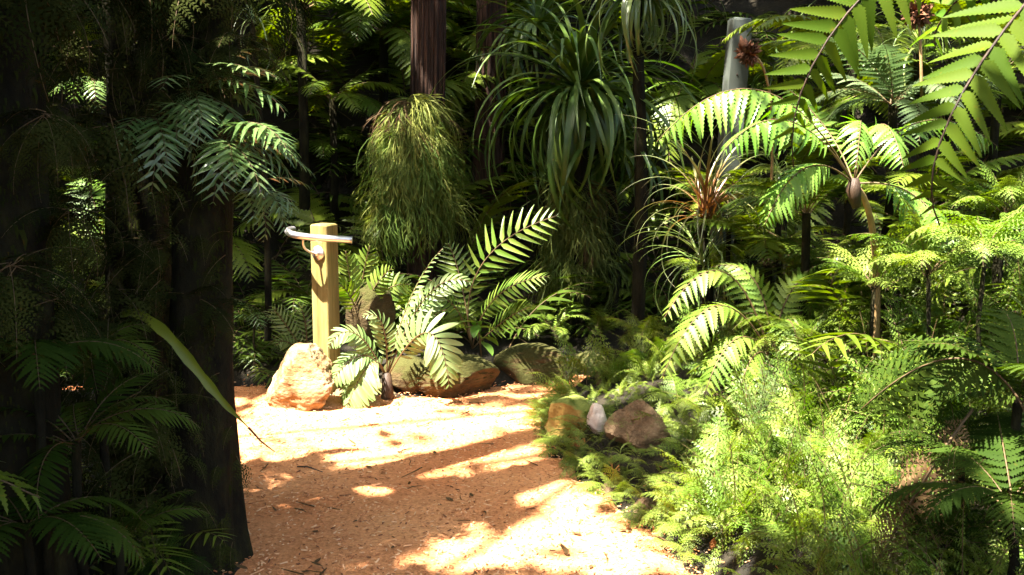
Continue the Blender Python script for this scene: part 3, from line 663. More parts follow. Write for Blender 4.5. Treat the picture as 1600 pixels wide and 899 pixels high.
# ------------------------------------------------------------------ grey post on the right, flower stalks
q = at(1158, 30, 6.4); gq = gz(q[0], 6.4); Hq = float(q[2] - gq); q[0] -= Hq * math.sin(math.radians(3.4))
mp = thing('grey_post', 'weathered grey square post half hidden behind the bright fern', 'post', (q[0], 6.4, gq)); mp.rotation_euler = (0, math.radians(3.4), .14)
V, F = box_post(.054, Hq, .004); obj('post', mesh('grey_post', V, F, M['zinc'], False), mp)
capV = np.array(BOX) * (.096, .096, .008) + (0, 0, Hq + .002); obj('cap', mesh('cap', capV, BOXF, M['zinc'], False), mp)
for hx, hz in ((.02, .05), (-.01, .3)): disc((hx, -.0545, Hq - hz), .006, .004, 'rachis', 'screw', mp, 10)
def flower(label, p0, p1, p2, head):
    t = thing('dry_flower_stalk', label, 'flower', p0); b0 = np.array(t.location)
    V, F = tube(through(p0 - b0, p1 - b0, p2 - b0, 12), np.linspace(.008, .006, 12), 6); obj('stalk', mesh('stalk', V, F, M['stalk']), t)
    K = 260; d = unit(RNG.normal(size=(K, 3))); Vb = np.array([(0, -.1, 0), (0, .1, 0), (.6, .13, .05), (.6, -.13, .05), (1, .02, -.1), (1, -.02, -.1)]); Fb = np.array([(0, 1, 2, 3), (3, 2, 4, 5)])
    y = unit(np.cross(d, RNG.normal(size=(K, 3)))); R = np.stack([d, y, np.cross(d, y)], 2) * (head * RNG.uniform(.6, 1.1, K))[:, None, None]
    b = MB(); b.many(Vb, Fb, R, np.tile(p2 - b0, (K, 1))); obj('flower_head', b.mesh('flower_head', M['flower']), t)
    return t
f = flower('round rust brown dried flower head in front of the grey post', at(1203, 330, 5.6), at(1203, 150, 5.5), at(1170, 84, 5.4), .068)
b = MB(); b0 = np.array(f.location); V, F = tube(np.array([at(1166, 78, 5.4), at(1160, 66, 5.4), at(1157, 56, 5.4)]) - b0, [.022, .016, .003], 8); b.add(V, F); obj('bud', b.mesh('bud', M['flower']), f)
flower('rust brown flower head above the right hand frond', at(1440, 160, 5.2), at(1438, 70, 5.2), at(1433, 22, 5.2), .075)

# ------------------------------------------------------------------ the pale fern in the sun at the end of the path, and its neighbours
def hp(*a): return [at(*x) for x in a]
t = thing('pale_fern', 'sunlit pale fern between the sandy boulder and mossy rocks', 'fern', rk(604, 596, 6.38))
V, F = tube(np.array([(0, 0, .05), (.005, 0, -.06), (0, 0, -.15)]), [.025, .035, .04], 8); obj('stem', mesh('stem', V, F, M['rachis']), t)
B0 = (604, 592, 6.38)
for m_, e_, W, hint, n in (((580, 568, 6.3), (543, 634, 6.18), .155, (-.3, -.7, .75), 17), ((556, 522, 6.3), (514, 542, 6.22), .11, (0, -.5, .9), 18), ((668, 520, 6.25), (702, 604, 6.12), .165, (.25, -.9, .45), 19),
                           ((640, 470, 6.4), (692, 388, 6.35), .07, (-.7, -.3, .4), 20), ((668, 462, 6.45), (736, 442, 6.4), .13, (0, -.6, .8), 18), ((598, 510, 6.36), (568, 494, 6.3), .09, (0, -.5, .9), 14),
                           ((566, 556, 6.3), (516, 600, 6.2), .12, (-.1, -.6, .8), 16)):
    hero_frond(t, hp(B0, m_, e_), hint, 'strapish', 'pale', n, W, drop=.2, t0=.22)
t = thing('sword_fern', 'green sword fern with long leaflets rising right of centre', 'fern', rk(738, 540, 6.95)); t.location.z = gz(t.location.x, 6.95)
B0 = (738, 545, 6.95)
for m_, e_, W, hint, n in (((752, 415, 6.9), (874, 336, 6.8), .20, (.2, -.8, .6), 15), ((775, 465, 6.8), (858, 432, 6.65), .15, (.1, -.6, .8), 17), ((700, 470, 6.8), (640, 478, 6.7), .15, (0, -.6, .8), 15), ((790, 500, 6.8), (830, 480, 6.7), .13, (.1, -.7, .7), 14), ((720, 440, 7.1), (700, 380, 7.2), .16, (0, -.9, .4), 14)):
    hero_frond(t, hp(B0, m_, e_), hint, 'sword', 'sword', n, W, drop=.1, t0=.3)
t = thing('bright_fern', 'pale green upright fern right behind the timber post', 'fern', rk(560, 500, 7.05)); B0 = (562, 500, 7.05)
for m_, e_, W, n in (((548, 440, 7.0), (540, 392, 6.95), .11, 13), ((566, 440, 7.05), (578, 384, 7.0), .11, 13), ((585, 450, 7.0), (612, 420, 6.9), .10, 12), ((545, 460, 6.95), (528, 445, 6.85), .10, 11), ((600, 455, 7.1), (640, 445, 7.05), .12, 13)):
    hero_frond(t, hp(B0, m_, e_), (.1, -.9, .4), 'strapish', 'lacy', n, W, drop=.1, t0=.15)
t = thing('pale_fern', 'small fern with pale narrow leaflets left of the timber post', 'fern', rk(478, 555, 6.9)); B0 = (480, 560, 6.9)
for m_, e_, W, n in (((455, 520, 6.85), (424, 478, 6.8), .10, 13), ((450, 535, 6.8), (432, 540, 6.7), .09, 11), ((476, 500, 6.9), (462, 470, 6.9), .09, 12)):
    hero_frond(t, hp(B0, m_, e_), (.1, -.8, .5), 'sword', 'pale', n, W, drop=.1, t0=.2)
t = thing('seedling', 'small broad leaved seedling above the rounded mossy rock', 'plant', rk(752, 560, 6.75)); b0 = np.array(t.location)
V, F = tube(np.array([at(752, 565, 6.75), at(750, 530, 6.73), at(745, 505, 6.72)]) - b0, [.006, .005, .004], 6); obj('stem', mesh('stem', V, F, M['stem']), t)
SL = [mesh('seedling_leaf', *blade(8, .24, lambda q: np.sin(PI * np.clip(q, 0, 1) ** .85) ** .75, .7, .3), M['seed']) for _ in range(1)][0]
for k, (px, py) in enumerate(((745, 505), (748, 512), (750, 520), (746, 508), (751, 528), (748, 516), (752, 535), (744, 503))): obj('leaf', SL, t, at(px, py, 6.72) - b0, (U(-.3, .3), U(-.5, .3), k * 2.4 + 3.6), U(.11, .16))

# bright fern with the white-lit fronds (upper right), its stalk in view
t = thing('lime_fern', 'lime green fern on a tan stalk, fronds glaring in sun', 'fern', rk(1374, 412, 4.75)); t.location.z = gz(t.location.x, 4.75); b0 = np.array(t.location)
cr = at(1334, 290, 4.6); V, F = tube(through(np.zeros(3), at(1366, 380, 4.72) - b0, cr - b0, 12), np.linspace(.018, .012, 12), 8); obj('stalk', mesh('stalk', V, F, M['stalk']), t)
V, F = tube(np.array([cr - b0 + (.015, 0, -.09), cr - b0 + (0, 0, -.02), cr - b0 + (0, 0, .03)]), [.018, .032, .02], 8); obj('crown_base', mesh('crown_base', V, F, M['rachis']), t)
B0 = (1334, 288, 4.6)
for m_, e_, W, hint, n, dr in (((1190, 142, 4.4), (1026, 222, 4.25), .20, (0, -.25, 1), 20, .55), ((1235, 190, 4.35), (1130, 236, 4.15), .17, (.1, -.35, 1), 18, .5), ((1375, 195, 4.45), (1412, 262, 4.2), .14, (.2, -.7, .7), 16, .4),
                               ((1345, 190, 4.45), (1338, 262, 4.15), .12, (0, -.8, .6), 15, .35), ((1440, 190, 4.8), (1560, 230, 4.9), .18, (0, -.4, 1), 18, .3), ((1260, 262, 4.4), (1195, 352, 4.25), .15, (-.1, -.6, .8), 17, .35),
                               ((1290, 200, 4.8), (1220, 130, 5.1), .16, (0, -.6, .8), 17, .2), ((1420, 300, 4.5), (1480, 370, 4.35), .16, (0, -.6, .8), 16, .3)):
    hero_frond(t, hp(B0, m_, e_), hint, 'lace', 'lime', n + 3, W * .95, 'lance', .004, drop=dr + .1, jit=.13, t0=.28)
# arching glossy fern in front of the grey post
t = thing('glossy_fern', 'glossy arching fern above the brown angular stone', 'fern', rk(1205, 560, 5.15)); t.location.z = gz(t.location.x, 5.15); B0 = (1205, 560, 5.15)
for m_, e_, W, hint, n in (((1130, 425, 5.15), (1036, 500, 5.0), .13, (-.3, -.4, 1), 18), ((1120, 478, 5.0), (1034, 592, 4.85), .14, (-.4, -.5, .8), 18), ((1180, 440, 5.2), (1110, 418, 5.3), .13, (0, -.5, .9), 16), ((1240, 450, 5.2), (1300, 432, 5.25), .13, (.1, -.5, .9), 16), ((1150, 530, 4.95), (1100, 620, 4.8), .12, (-.3, -.6, .8), 16), ((1230, 500, 5.0), (1250, 560, 4.8), .14, (.2, -.7, .7), 16), ((1175, 560, 4.95), (1150, 640, 4.75), .12, (-.1, -.7, .6), 15)):
    hero_frond(t, hp(B0, m_, e_), hint, 'lobed', 'lacy', n, W, 'lance', .005, drop=.3, t0=.25)

# tree fern leaning in from the upper right, seen from below against the light
xt, yt = 2.15, 3.2; t = thing('tree_fern', 'tree fern whose backlit fronds hang into the top right corner', 'tree fern', (xt, yt, gz(xt, yt)))
zt = 2.65 - t.location.z; C = np.stack([.06 * np.sin(np.linspace(0, 3, 30)), 0 * np.linspace(0, 1, 30), np.linspace(-.1, zt, 30)], 1); obj('trunk', trunk_mesh('trunk', C, .085, M['bark'], rib=.14, nrib=11), t)
B0 = np.array((xt, yt, 2.62))
for m_, e_, W, hint, n in ((at(1432, -85, 2.95), at(1240, 262, 3.0), .205, (.25, -.75, .45), 27), (at(1590, 20, 2.62), at(1468, 352, 2.65), .21, (-.35, -.75, .45), 26)):
    hero_frond(t, (B0, m_, e_), hint, 'toothed', 'tree', n + 13, W * 1.12, 'long', .005, 'rachis', drop=.16, jit=.13, t0=.2, a0=1.25, a1=.95)
hero_frond(t, (B0, at(1560, -60, 3.4), at(1470, 82, 3.7)), (0, -.7, .6), 'toothed', 'lime', 20, .17, 'lance', .006, 'rachis', drop=.15, t0=.25)
for k in range(7): obj('frond', fmesh('tree', 'tree', k % 5, 'rachis'), t, (0, 0, zt), (U(-.2, .2), -U(.0, .4), -1.2 + k * .42), U(.8, 1.0))

# ------------------------------------------------------------------ strap-leaved clumps
G3 = 'strap leaved clumps in the back'
def stump(t, r=.06, dz=0.0):
    b0 = np.array(t.location); g = gz(b0[0], b0[1]); n = 22; C = np.stack([.03 * np.sin(np.linspace(0, 4, n)), 0 * np.linspace(0, 1, n), np.linspace(g - b0[2] - .1, .02 + dz, n)], 1)
    obj('stem', trunk_mesh('stem', C, r * .75, M['mossbark'], 14, rib=.1, nrib=7), t)
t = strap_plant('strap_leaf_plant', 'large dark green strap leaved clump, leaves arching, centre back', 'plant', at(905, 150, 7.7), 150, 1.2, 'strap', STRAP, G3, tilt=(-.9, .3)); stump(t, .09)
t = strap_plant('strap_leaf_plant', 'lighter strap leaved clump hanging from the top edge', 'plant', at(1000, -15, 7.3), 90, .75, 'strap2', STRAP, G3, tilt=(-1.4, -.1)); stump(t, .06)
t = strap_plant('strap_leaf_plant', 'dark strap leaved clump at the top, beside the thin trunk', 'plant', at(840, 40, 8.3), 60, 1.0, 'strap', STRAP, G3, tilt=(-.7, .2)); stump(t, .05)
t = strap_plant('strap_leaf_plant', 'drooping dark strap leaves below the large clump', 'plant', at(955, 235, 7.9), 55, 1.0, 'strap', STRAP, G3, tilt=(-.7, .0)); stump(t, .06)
t = strap_plant('red_strap_plant', 'rust red centred plant with thin pale arching leaves', 'plant', at(1103, 345, 5.9), 90, .72, 'red', THIN, None, tilt=(-.3, .3), inner=.42); stump(t, .035)
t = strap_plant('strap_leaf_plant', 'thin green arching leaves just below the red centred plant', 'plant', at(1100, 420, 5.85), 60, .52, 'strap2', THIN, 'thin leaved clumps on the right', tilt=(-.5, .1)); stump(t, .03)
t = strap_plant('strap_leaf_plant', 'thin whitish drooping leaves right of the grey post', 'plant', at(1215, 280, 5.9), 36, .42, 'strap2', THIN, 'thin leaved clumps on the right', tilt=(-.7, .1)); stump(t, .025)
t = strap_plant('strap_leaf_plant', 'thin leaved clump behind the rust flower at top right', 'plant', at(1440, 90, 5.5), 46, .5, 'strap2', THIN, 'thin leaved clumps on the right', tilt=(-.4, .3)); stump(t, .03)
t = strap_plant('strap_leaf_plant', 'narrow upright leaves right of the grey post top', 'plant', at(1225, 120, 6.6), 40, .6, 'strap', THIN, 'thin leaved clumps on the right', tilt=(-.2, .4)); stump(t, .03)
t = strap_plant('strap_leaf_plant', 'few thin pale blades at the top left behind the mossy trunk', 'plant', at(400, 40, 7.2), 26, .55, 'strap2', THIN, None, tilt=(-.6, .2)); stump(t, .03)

# shaggy grass mound round the brown trunk, and the thinner one beside it
TUF = {k: [mesh('tuft', *tuft(44, .5, .0036), M[k]) for _ in range(5)] for k in ('grass', 'grassd', 'dead')}
def shaggy(name, label, px, d, y0, y1, rad, n, leaf, group, dead=.12):
    a, b_ = at(px, y0, d), at(px, y1, d); t = thing(name, label, 'grass', (a[0], d, gz(a[0], d)), group); b0 = np.array(t.location)
    for i in range(n):
        f = (i / n) ** 1.25; z = a[2] + (b_[2] - a[2]) * f * .68; r = rad * (.14 + .86 * min(1, f * 1.25) ** .8) * U(.55, 1.0); az = i * 2.399 + U(-.3, .3)
        k = 'dead' if U(0, 1) < dead * (2.2 if f < .25 else .8) else leaf
        obj('tuft', random.choice(TUF[k]), t, (r * math.cos(az), r * math.sin(az), z - b0[2]), (U(-.2, .2), U(.05, .55), az), U(.35, 1.0))
    return t
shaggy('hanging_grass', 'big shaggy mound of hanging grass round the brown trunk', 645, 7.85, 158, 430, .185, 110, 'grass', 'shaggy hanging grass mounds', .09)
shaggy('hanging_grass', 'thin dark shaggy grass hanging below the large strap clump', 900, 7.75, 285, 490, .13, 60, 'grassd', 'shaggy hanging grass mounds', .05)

# ------------------------------------------------------------------ ferns all around; (px, depth, height above ground or None with py)
def put(name, label, cat, px, py, d, kind, leaf, n, s_, group=None, tilt=(-.2, .3), az=None, stalk=0, ground=False):
    p = at(px, py, d); g = gz(p[0], d)
    if ground or p[2] < g: p[2] = g
    t = fern(name, label, cat, p, kind, leaf, n, s_, group, tilt, az)
    if stalk and p[2] - g > .06:
        V, F = tube(np.array([(U(-.03, .03), 0, g - p[2] - .05), (U(-.02, .02), 0, (g - p[2]) * .5), (0, 0, .02)]), [stalk * .9, stalk * .7, stalk * .7], 8); obj('stem', mesh('stem', V, F, M['mossbark']), t)
    return t
GB = 'ferns in the shade at the back'
put('fern', 'arching fern under the top edge, left of the brown trunk', 'fern', 470, 20, 8.4, 'tree', 'fern', 9, .75, GB, (-.3, .3), None, .05)
put('fern', 'broad mid green fern above the dark hollow', 'fern', 520, 160, 8.5, 'lobed', 'fern', 11, .9, GB, (-.5, .2), None, .04)
put('fern', 'dark drooping fern in the hollow above the post', 'fern', 500, 240, 8.8, 'lobed', 'fern', 8, .7, GB, (-.6, .1), None, .04)
put('fern', 'fern at the top touching the brown trunk', 'fern', 600, 60, 8.9, 'tree', 'fern', 9, .65, GB, (-.3, .3), None, .05)
put('fern', 'fern filling the gap between the two brown trunks', 'fern', 715, 90, 9.4, 'tree', 'fern', 9, .7, GB, (-.3, .3), None, .05)
put('fern', 'low dark fern behind the grass mound', 'fern', 740, 300, 9.0, 'lobed', 'fern', 8, .8, GB, (-.3, .3), None, .04)
put('fern', 'dark fern at the far back behind the strap clumps', 'fern', 1080, 150, 9.2, 'tree', 'fern', 9, .75, GB, (-.3, .3), None, .05)
put('fern', 'shaded fern hiding the foot of the grey post', 'fern', 1140, 330, 6.15, 'lobed', 'fern', 11, .6, None, (-.4, .3), None, .02)
put('fern', 'shaded fern left of the grey post foot', 'fern', 1120, 440, 6.25, 'lacy', 'fern', 12, .8, None, (-.4, .3), None, .02)
GC = 'small ferns behind the mossy rocks'
put('fern', 'small fern above the largest mossy rock', 'fern', 865, 520, 7.3, 'sword', 'sword', 10, .55, GC, (-.3, .2), None, .02)
put('fern', 'fern left of the thin shaggy grass', 'fern', 800, 500, 7.5, 'lobed', 'fern', 9, .55, GC, (-.3, .2), None, .02)
put('fern', 'fern above the low rock at the row end', 'fern', 940, 520, 7.5, 'lacy', 'fern', 10, .6, GC, (-.4, .2), None, .02)
put('fern', 'soft fern below the red centred plant', 'fern', 1000, 530, 7.0, 'lacy', 'fern', 11, .7, GC, (-.4, .2), None, .02)
put('fern', 'fern behind the pale sunlit fern', 'fern', 680, 520, 7.2, 'lobed', 'fern', 9, .55, GC, (-.3, .2), None, .02)
GL = 'leafy plants in the dark left of the post'
put('leafy_plant', 'green leafy plant beside the trunk, left of the post', 'plant', 398, 500, 6.95, 'bush', 'gloss', 8, .42, GL, (-.5, .3), None, .01)
put('leafy_plant', 'dark leafy plant low beside the trunk above the path', 'plant', 400, 590, 6.95, 'bush', 'fern', 8, .46, GL, (-.5, .3), None, .01, True)
put('leafy_plant', 'dark leaves in the hollow left of the boulder', 'plant', 440, 570, 7.3, 'bush', 'fern', 8, .5, GL, (-.3, .3), None, .01)
# left foreground
GH = 'glossy ferns hanging from the left trunks'
put('hanging_fern', 'uppermost bright leafy fern between the left trunks', 'fern', 295, 150, 3.9, 'bush', 'gloss', 16, .58, GH, (-1.0, .1), (-1.6, .6))
put('hanging_fern', 'glossy leafy fern spilling right over the mossy trunk', 'fern', 335, 225, 3.85, 'bush', 'gloss', 18, .58, GH, (-1.1, 0), (-1.4, .5))
put('hanging_fern', 'lowest glossy leafy fern drooping beside the trunk edge', 'fern', 380, 300, 4.0, 'bush', 'gloss', 11, .45, GH, (-1.2, -.3), (-1.2, .4))
put('hanging_fern', 'leafy glossy fern draped over the second trunk', 'fern', 235, 190, 3.85, 'bush', 'gloss', 12, .5, GH, (-1.2, 0), (-1.8, .4))
put('hanging_fern', 'small leafy fern glimpsed left of the second trunk', 'fern', 150, 130, 4.9, 'bush', 'gloss', 7, .4, GH, (-1.0, 0), None)
GM = 'dark fronds hanging along the top left'
for px, py, d, l in ((395, -70, 4.1, 'dark hanging frond bunch at the right end of the curtain'), (330, -80, 3.9, 'dark hanging frond bunch above the path edge trunk'), (260, -70, 3.9, 'dark hanging frond bunch above the second trunk'), (190, -80, 3.8, 'dark hanging frond bunch left of the second trunk'), (110, -70, 3.5, 'dark hanging frond bunch near the top left corner'), (30, -40, 3.1, 'blackish frond bunch in the top left corner')):
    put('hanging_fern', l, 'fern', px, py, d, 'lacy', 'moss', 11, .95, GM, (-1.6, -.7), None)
for px, py, d, l in ((70, 180, 3.15, 'blackish drooping fern high on the leaning trunk'), (110, 330, 3.3, 'blackish drooping fern midway on the leaning trunk'), (200, 200, 3.95, 'dark drooping fern high on the second trunk'), (235, 380, 4.1, 'dark drooping fern midway on the second trunk'),
        (20, 420, 3.0, 'blackish fern at the left border, half way down'), (300, 470, 3.95, 'dark small drooping fern on the path edge trunk'), (215, 640, 3.9, 'dark drooping fern low on the second trunk'), (90, 470, 3.3, 'blackish drooping fern low on the leaning trunk'), (270, 60, 3.85, 'dark drooping fern at the top of the second trunk'), (360, 60, 3.9, 'dark drooping fern at the top of the path edge trunk')):
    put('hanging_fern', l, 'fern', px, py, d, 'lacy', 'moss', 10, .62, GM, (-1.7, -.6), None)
GN = 'dark ferns at the foot of the left trunks'
for px, py, d, k, s_, l in ((120, 700, 3.3, 'sword', .75, 'dark sword fern at the left, halfway down'), (40, 830, 3.1, 'lobed', .7, 'dark fern in the bottom left corner'), (190, 850, 3.5, 'sword', .6, 'dark fern left of the trunk foot'), (255, 880, 3.75, 'lacy', .6, 'small lacy fern at the trunk foot by the path'), (60, 560, 3.2, 'lobed', .7, 'dark fern on the leaning trunk at left'), (150, 560, 3.6, 'sword', .6, 'dark fern between leaning trunk and second trunk')):
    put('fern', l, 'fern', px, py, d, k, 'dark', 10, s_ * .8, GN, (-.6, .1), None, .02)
put('fern', 'yellowish fern glowing between the left trunks', 'fern', 165, 400, 6.8, 'lobed', 'lacy', 12, .9, None, (-.4, .3), None, .04)
put('fern', 'lower yellowish fern glowing between the left trunks', 'fern', 160, 480, 6.4, 'lacy', 'lacy', 12, .8, None, (-.4, .3), None, .04)
# long leaf hanging across the trunks
p = [at(188, 492, 3.75), at(215, 486, 3.7), at(262, 520, 3.66), at(318, 590, 3.64), at(352, 632, 3.64), at(388, 668, 3.66)]; P_ = np.array(p); q = np.linspace(0, 5, 26); C = np.stack([np.interp(q, range(6), P_[:, k]) for k in range(3)], 1)
for _ in range(3): C[1:-1] = (C[:-2] + 2 * C[1:-1] + C[2:]) / 4
t = thing('long_leaf', 'long drooping leaf hanging across the left trunks towards the path', 'leaf', C[0]); tt = np.linspace(0, 1, 26)
side = unit(np.cross(np.gradient(C, axis=0), (0, -1., .25))); w = .017 * np.maximum(.08, np.sin(PI * np.clip(tt * .9 + .12, 0, 1)) ** .7) * (1 + .15 * np.sin(tt * 40))
V, F = ribbon(C - C[0], side, w, .35, np.tile((0, -1., 0), (26, 1))); obj('blade', mesh('blade', V, F, M['fern']), t)
V, F = tube(np.array([at(388, 668, 3.66), at(408, 690, 3.66), at(429, 706, 3.67)]) - C[0], [.004, .003, .0015], 6); obj('twig', mesh('twig', V, F, M['rachis']), t)
b0 = np.array(gx(480, 742) + (0,)); b0[2] = gz(b0[0], b0[1]) + .03
t = thing('twig', 'thin dark twig lying on the sunny part of the path', 'twig', b0); V, F = tube(np.array([(-.05, .03, 0), (0, 0, .01), (.08, -.05, 0)]), [.003, .004, .002], 6); obj('stick', mesh('stick', V, F, M['rachis']), t)

# right: ferns above and on the bank
GR = 'ferns on the upper right bank'
for px, py, d, k, lf, n, s_, l in ((1395, 170, 5.3, 'lobed', 'blue', 12, .75, 'grey green fern behind the lime fern'), (1260, 340, 5.3, 'lobed', 'fern', 10, .7, 'shaded fern under the lime fern, left of its stalk'),
        (1450, 330, 5.0, 'lobed', 'fern', 10, .75, 'shaded fern right of the tan stalk'), (1570, 340, 4.6, 'lacy', 'lacy', 12, .7, 'soft fern at the right edge under the hanging frond'), (1300, 440, 5.5, 'lacy', 'fern', 12, .9, 'dark soft fern in the shadow right of the glossy fern'),
        (1200, 420, 5.9, 'lobed', 'fern', 10, .8, 'dark fern between red centred plant and glossy fern'), (1480, 200, 5.8, 'tree', 'fern', 9, .6, 'dark fern behind the right hand hanging frond'), (1330, 90, 6.2, 'tree', 'fern', 9, .6, 'dark fern behind the left hand hanging frond'),
        (1560, 120, 5.6, 'tree', 'fern', 9, .6, 'dark fern in the top right corner'), (1260, 540, 5.0, 'lacy', 'fern', 11, .75, 'shaded soft fern between glossy fern and pale bank')):
    put('fern', l, 'fern', px, py, d, k, lf, n, s_, GR, (-.4, .25), None, .03)
GP = 'pale lacy ferns on the sunny right bank'
for px, py, d, k, n, s_, l in ((1365, 455, 4.7, 'lacy', 12, .75, 'pale lacy fern at the upper left of the sunny bank'), (1450, 430, 4.4, 'lacy', 14, .85, 'tall pale lacy fern at the top of the sunny bank'), (1540, 400, 4.2, 'lacy', 13, .8, 'pale fern at the top right of the sunny bank'),
        (1225, 560, 4.85, 'sprig', 14, .95, 'upright pale sprigs at the upper left of the bank'), (1195, 640, 4.7, 'sprig', 13, .9, 'pale sprigs standing out over the dark gap, mid left'), (1180, 700, 4.55, 'sprig', 14, .9, 'pale ladder like sprigs low on the left of the bank'),
        (1310, 540, 4.55, 'fine', 20, 1.2, 'sunlit feathery clump in the middle of the bank'), (1400, 520, 4.3, 'fine', 20, 1.25, 'feathery clump below the tall lacy fern'), (1480, 500, 4.1, 'fine', 18, 1.2, 'feathery clump near the right, below the top ferns'),
        (1270, 640, 4.35, 'fine', 18, 1.1, 'feathery yellow green clump left of the big shaded frond'), (1350, 640, 4.1, 'lacy', 12, .6, 'lacy fern just above the brown dead frond'), (1230, 740, 4.2, 'fine', 18, 1.1, 'feathery clump low in the middle of the bank'),
        (1150, 780, 4.3, 'lacy', 12, .5, 'small lacy fern leaning over the path edge'), (1080, 720, 4.75, 'lacy', 12, .5, 'lacy fern below the brown angular stone'), (1120, 650, 5.0, 'lacy', 12, .55, 'green soft fern right of the brown angular stone'),
        (1140, 860, 3.95, 'fine', 18, 1.0, 'feathery clump at the path edge, bottom of the view'), (1250, 850, 3.75, 'fine', 18, 1.05, 'feathery clump at the bottom, right of the path edge'), (1340, 780, 3.75, 'fine', 16, 1.1, 'feathery clump left of the brown dead frond'),
        (1060, 640, 5.3, 'lacy', 10, .5, 'soft fern touching the brown angular stone'), (960, 615, 6.0, 'fine', 14, .7, 'low pale tuft above the white stone'), (1010, 625, 5.9, 'fine', 12, .7, 'low pale tuft behind the brown angular stone'), (910, 700, 5.45, 'fine', 12, .6, 'small tuft under the ochre stone')):
    put('lacy_fern', l, 'fern', px, py, d, k, 'lacy' if k != 'sprig' else 'pale', n, s_, GP, (-.35, .3), None, .012, ground=(py > 460))
GD = 'dark ferns in the shaded lower right corner'
for px, py, d, k, n, s_, l in ((1500, 720, 3.3, 'lacy', 12, .7, 'dark soft fern right of the brown dead frond'), (1580, 800, 3.0, 'lobed', 10, .6, 'dark fern in the bottom right corner'), (1470, 860, 3.2, 'fine', 16, 1.0, 'dark feathery clump at the bottom right'), (1590, 640, 3.2, 'lobed', 10, .6, 'dark fern at the right border')):
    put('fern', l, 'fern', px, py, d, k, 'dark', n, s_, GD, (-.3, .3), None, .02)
t = thing('shade_fern', 'broad dark green frond lying over the sunny bank at right', 'fern', at(1610, 660, 3.1))
hero_frond(t, (at(1610, 660, 3.1), at(1500, 560, 3.2), at(1345, 640, 3.3)), (0, -.75, .7), 'lacy', 'dark', 24, .20, 'lance', .004, drop=.35, t0=.12)  # the frond's shade comes from its darkened leaf colour
t = thing('dead_frond', 'brown withered frond hanging down the shaded right slope', 'fern', at(1520, 640, 3.25))
hero_frond(t, (at(1520, 640, 3.25), at(1450, 740, 3.2), at(1370, 880, 3.2)), (-.5, -.75, .3), 'lacy', 'dead', 20, .14, 'lance', .005, drop=.35, t0=.1)
t = thing('dead_frond', 'pale bleached curled frond on the lower bank', 'fern', rk(1205, 775, 4.05))
hero_frond(t, (at(1205, 775, 4.05), at(1172, 782, 4.0), at(1140, 812, 3.98)), (-.2, -.4, 1), 'strapish', 'pale', 16, .03, 'even', .006, drop=.5, t0=.05)

# ------------------------------------------------------------------ masses nobody could count
def scatter(name, label, cat, arrs, P, az, tilt, s_, leaf, stem='stem'):
    b = MB(); mi = []; v = RNG.integers(0, len(arrs), len(P))
    for i, (V, F, m_) in enumerate(arrs):
        k = np.where(v == i)[0]
        if not len(k): continue
        R = rotz(az[k]); a = -tilt[k]; c_, s__ = np.cos(a), np.sin(a); T = np.zeros((len(k), 3, 3)); T[:, 0, 0] = c_; T[:, 0, 2] = s__; T[:, 2, 0] = -s__; T[:, 2, 2] = c_; T[:, 1, 1] = 1
        b.many(V, F, (R @ T) * s_[k][:, None, None], P[k]); mi.append(np.tile(m_, len(k)))
    V, F, _ = b.arrays(); return tag(obj(name, mesh(name, V, F, None, True, None, [M[leaf], M[stem]], np.concatenate(mi))), label, cat, kind='stuff')
def region(n, x0, x1, y0, y1, test):
    x = RNG.uniform(x0, x1, n); y = RNG.uniform(y0, y1, n); k = test(x, y); x, y = x[k], y[k]
    return np.stack([x, y, height(x, y)], 1)
def go(name, label, kind, leaf, P, s0, s1, t0=-.4, t1=.4):
    n = len(P); return scatter(name, label, 'undergrowth', FR[kind], P, RNG.uniform(0, 2 * PI, n), RNG.uniform(t0, t1, n), RNG.uniform(s0, s1, n), leaf)
P = region(2300, -7, 7, 7.2, 12.5, lambda x, y: (sdf(REAR, x, y) > .45) & (np.abs(x) < .5 * y + .8)); go('undergrowth', 'dark undergrowth covering the slope behind everything', 'bush', 'dark', P, .6, 1.3)  # darkened leaf paints the shade on the back slope
P = region(1000, -6, 6, 8.0, 12.0, lambda x, y: np.abs(x) < .5 * y + .8); go('undergrowth', 'fern mass high on the slope behind the trees', 'lobed', 'fern', P, .9, 1.6)
P = region(800, .2, 3.2, 2.6, 6.9, lambda x, y: (sdf(BANK, x, y) > .05) & (x < .5 * y + .4) & ~((x < .9) & (y > 4.35) & (y < 6.05) & (RNG.random(len(x)) > .12))); go('bank_ground_cover', 'feathery ground cover over the right bank', 'fine', 'fern', P, .7, 1.2)  # darker leaf on this lower layer stands in for shade under the fronds
P = region(900, .2, 3.2, 2.6, 6.0, lambda x, y: (sdf(BANK, x, y) > .12) & (x < .5 * y + .4) & ~((x < .95) & (y > 4.35) & (y < 6.05))); go('bank_sprigs', 'pale sprigs poking out all over the right bank', 'sprig', 'lacy', P[:380], .7, 1.3, -.2, .5)
P = region(620, .3, 3.2, 2.7, 6.3, lambda x, y: (sdf(BANK, x, y) > .15) & (x < .5 * y + .4) & ~((x < .95) & (y > 4.35) & (y < 6.05))); go('bank_fern_cover', 'feathery fern fronds layered all over the right bank', 'lacy', 'lacy', P, .45, .85, -.3, .5)
P = region(1100, .1, 1.1, 4.2, 6.5, lambda x, y: (sdf(BANK, x, y) > 0)); go('bank_moss_cover', 'low mossy greenery round the stones of the right bank', 'fine', 'lacy', P, .18, .36)
P = region(420, .55, 2.0, 2.7, 4.4, lambda x, y: (sdf(BANK, x, y) > -.02)); go('bank_ground_cover', 'feathery ground cover near the bottom of the right bank', 'fine', 'lacy', P, .4, .9)
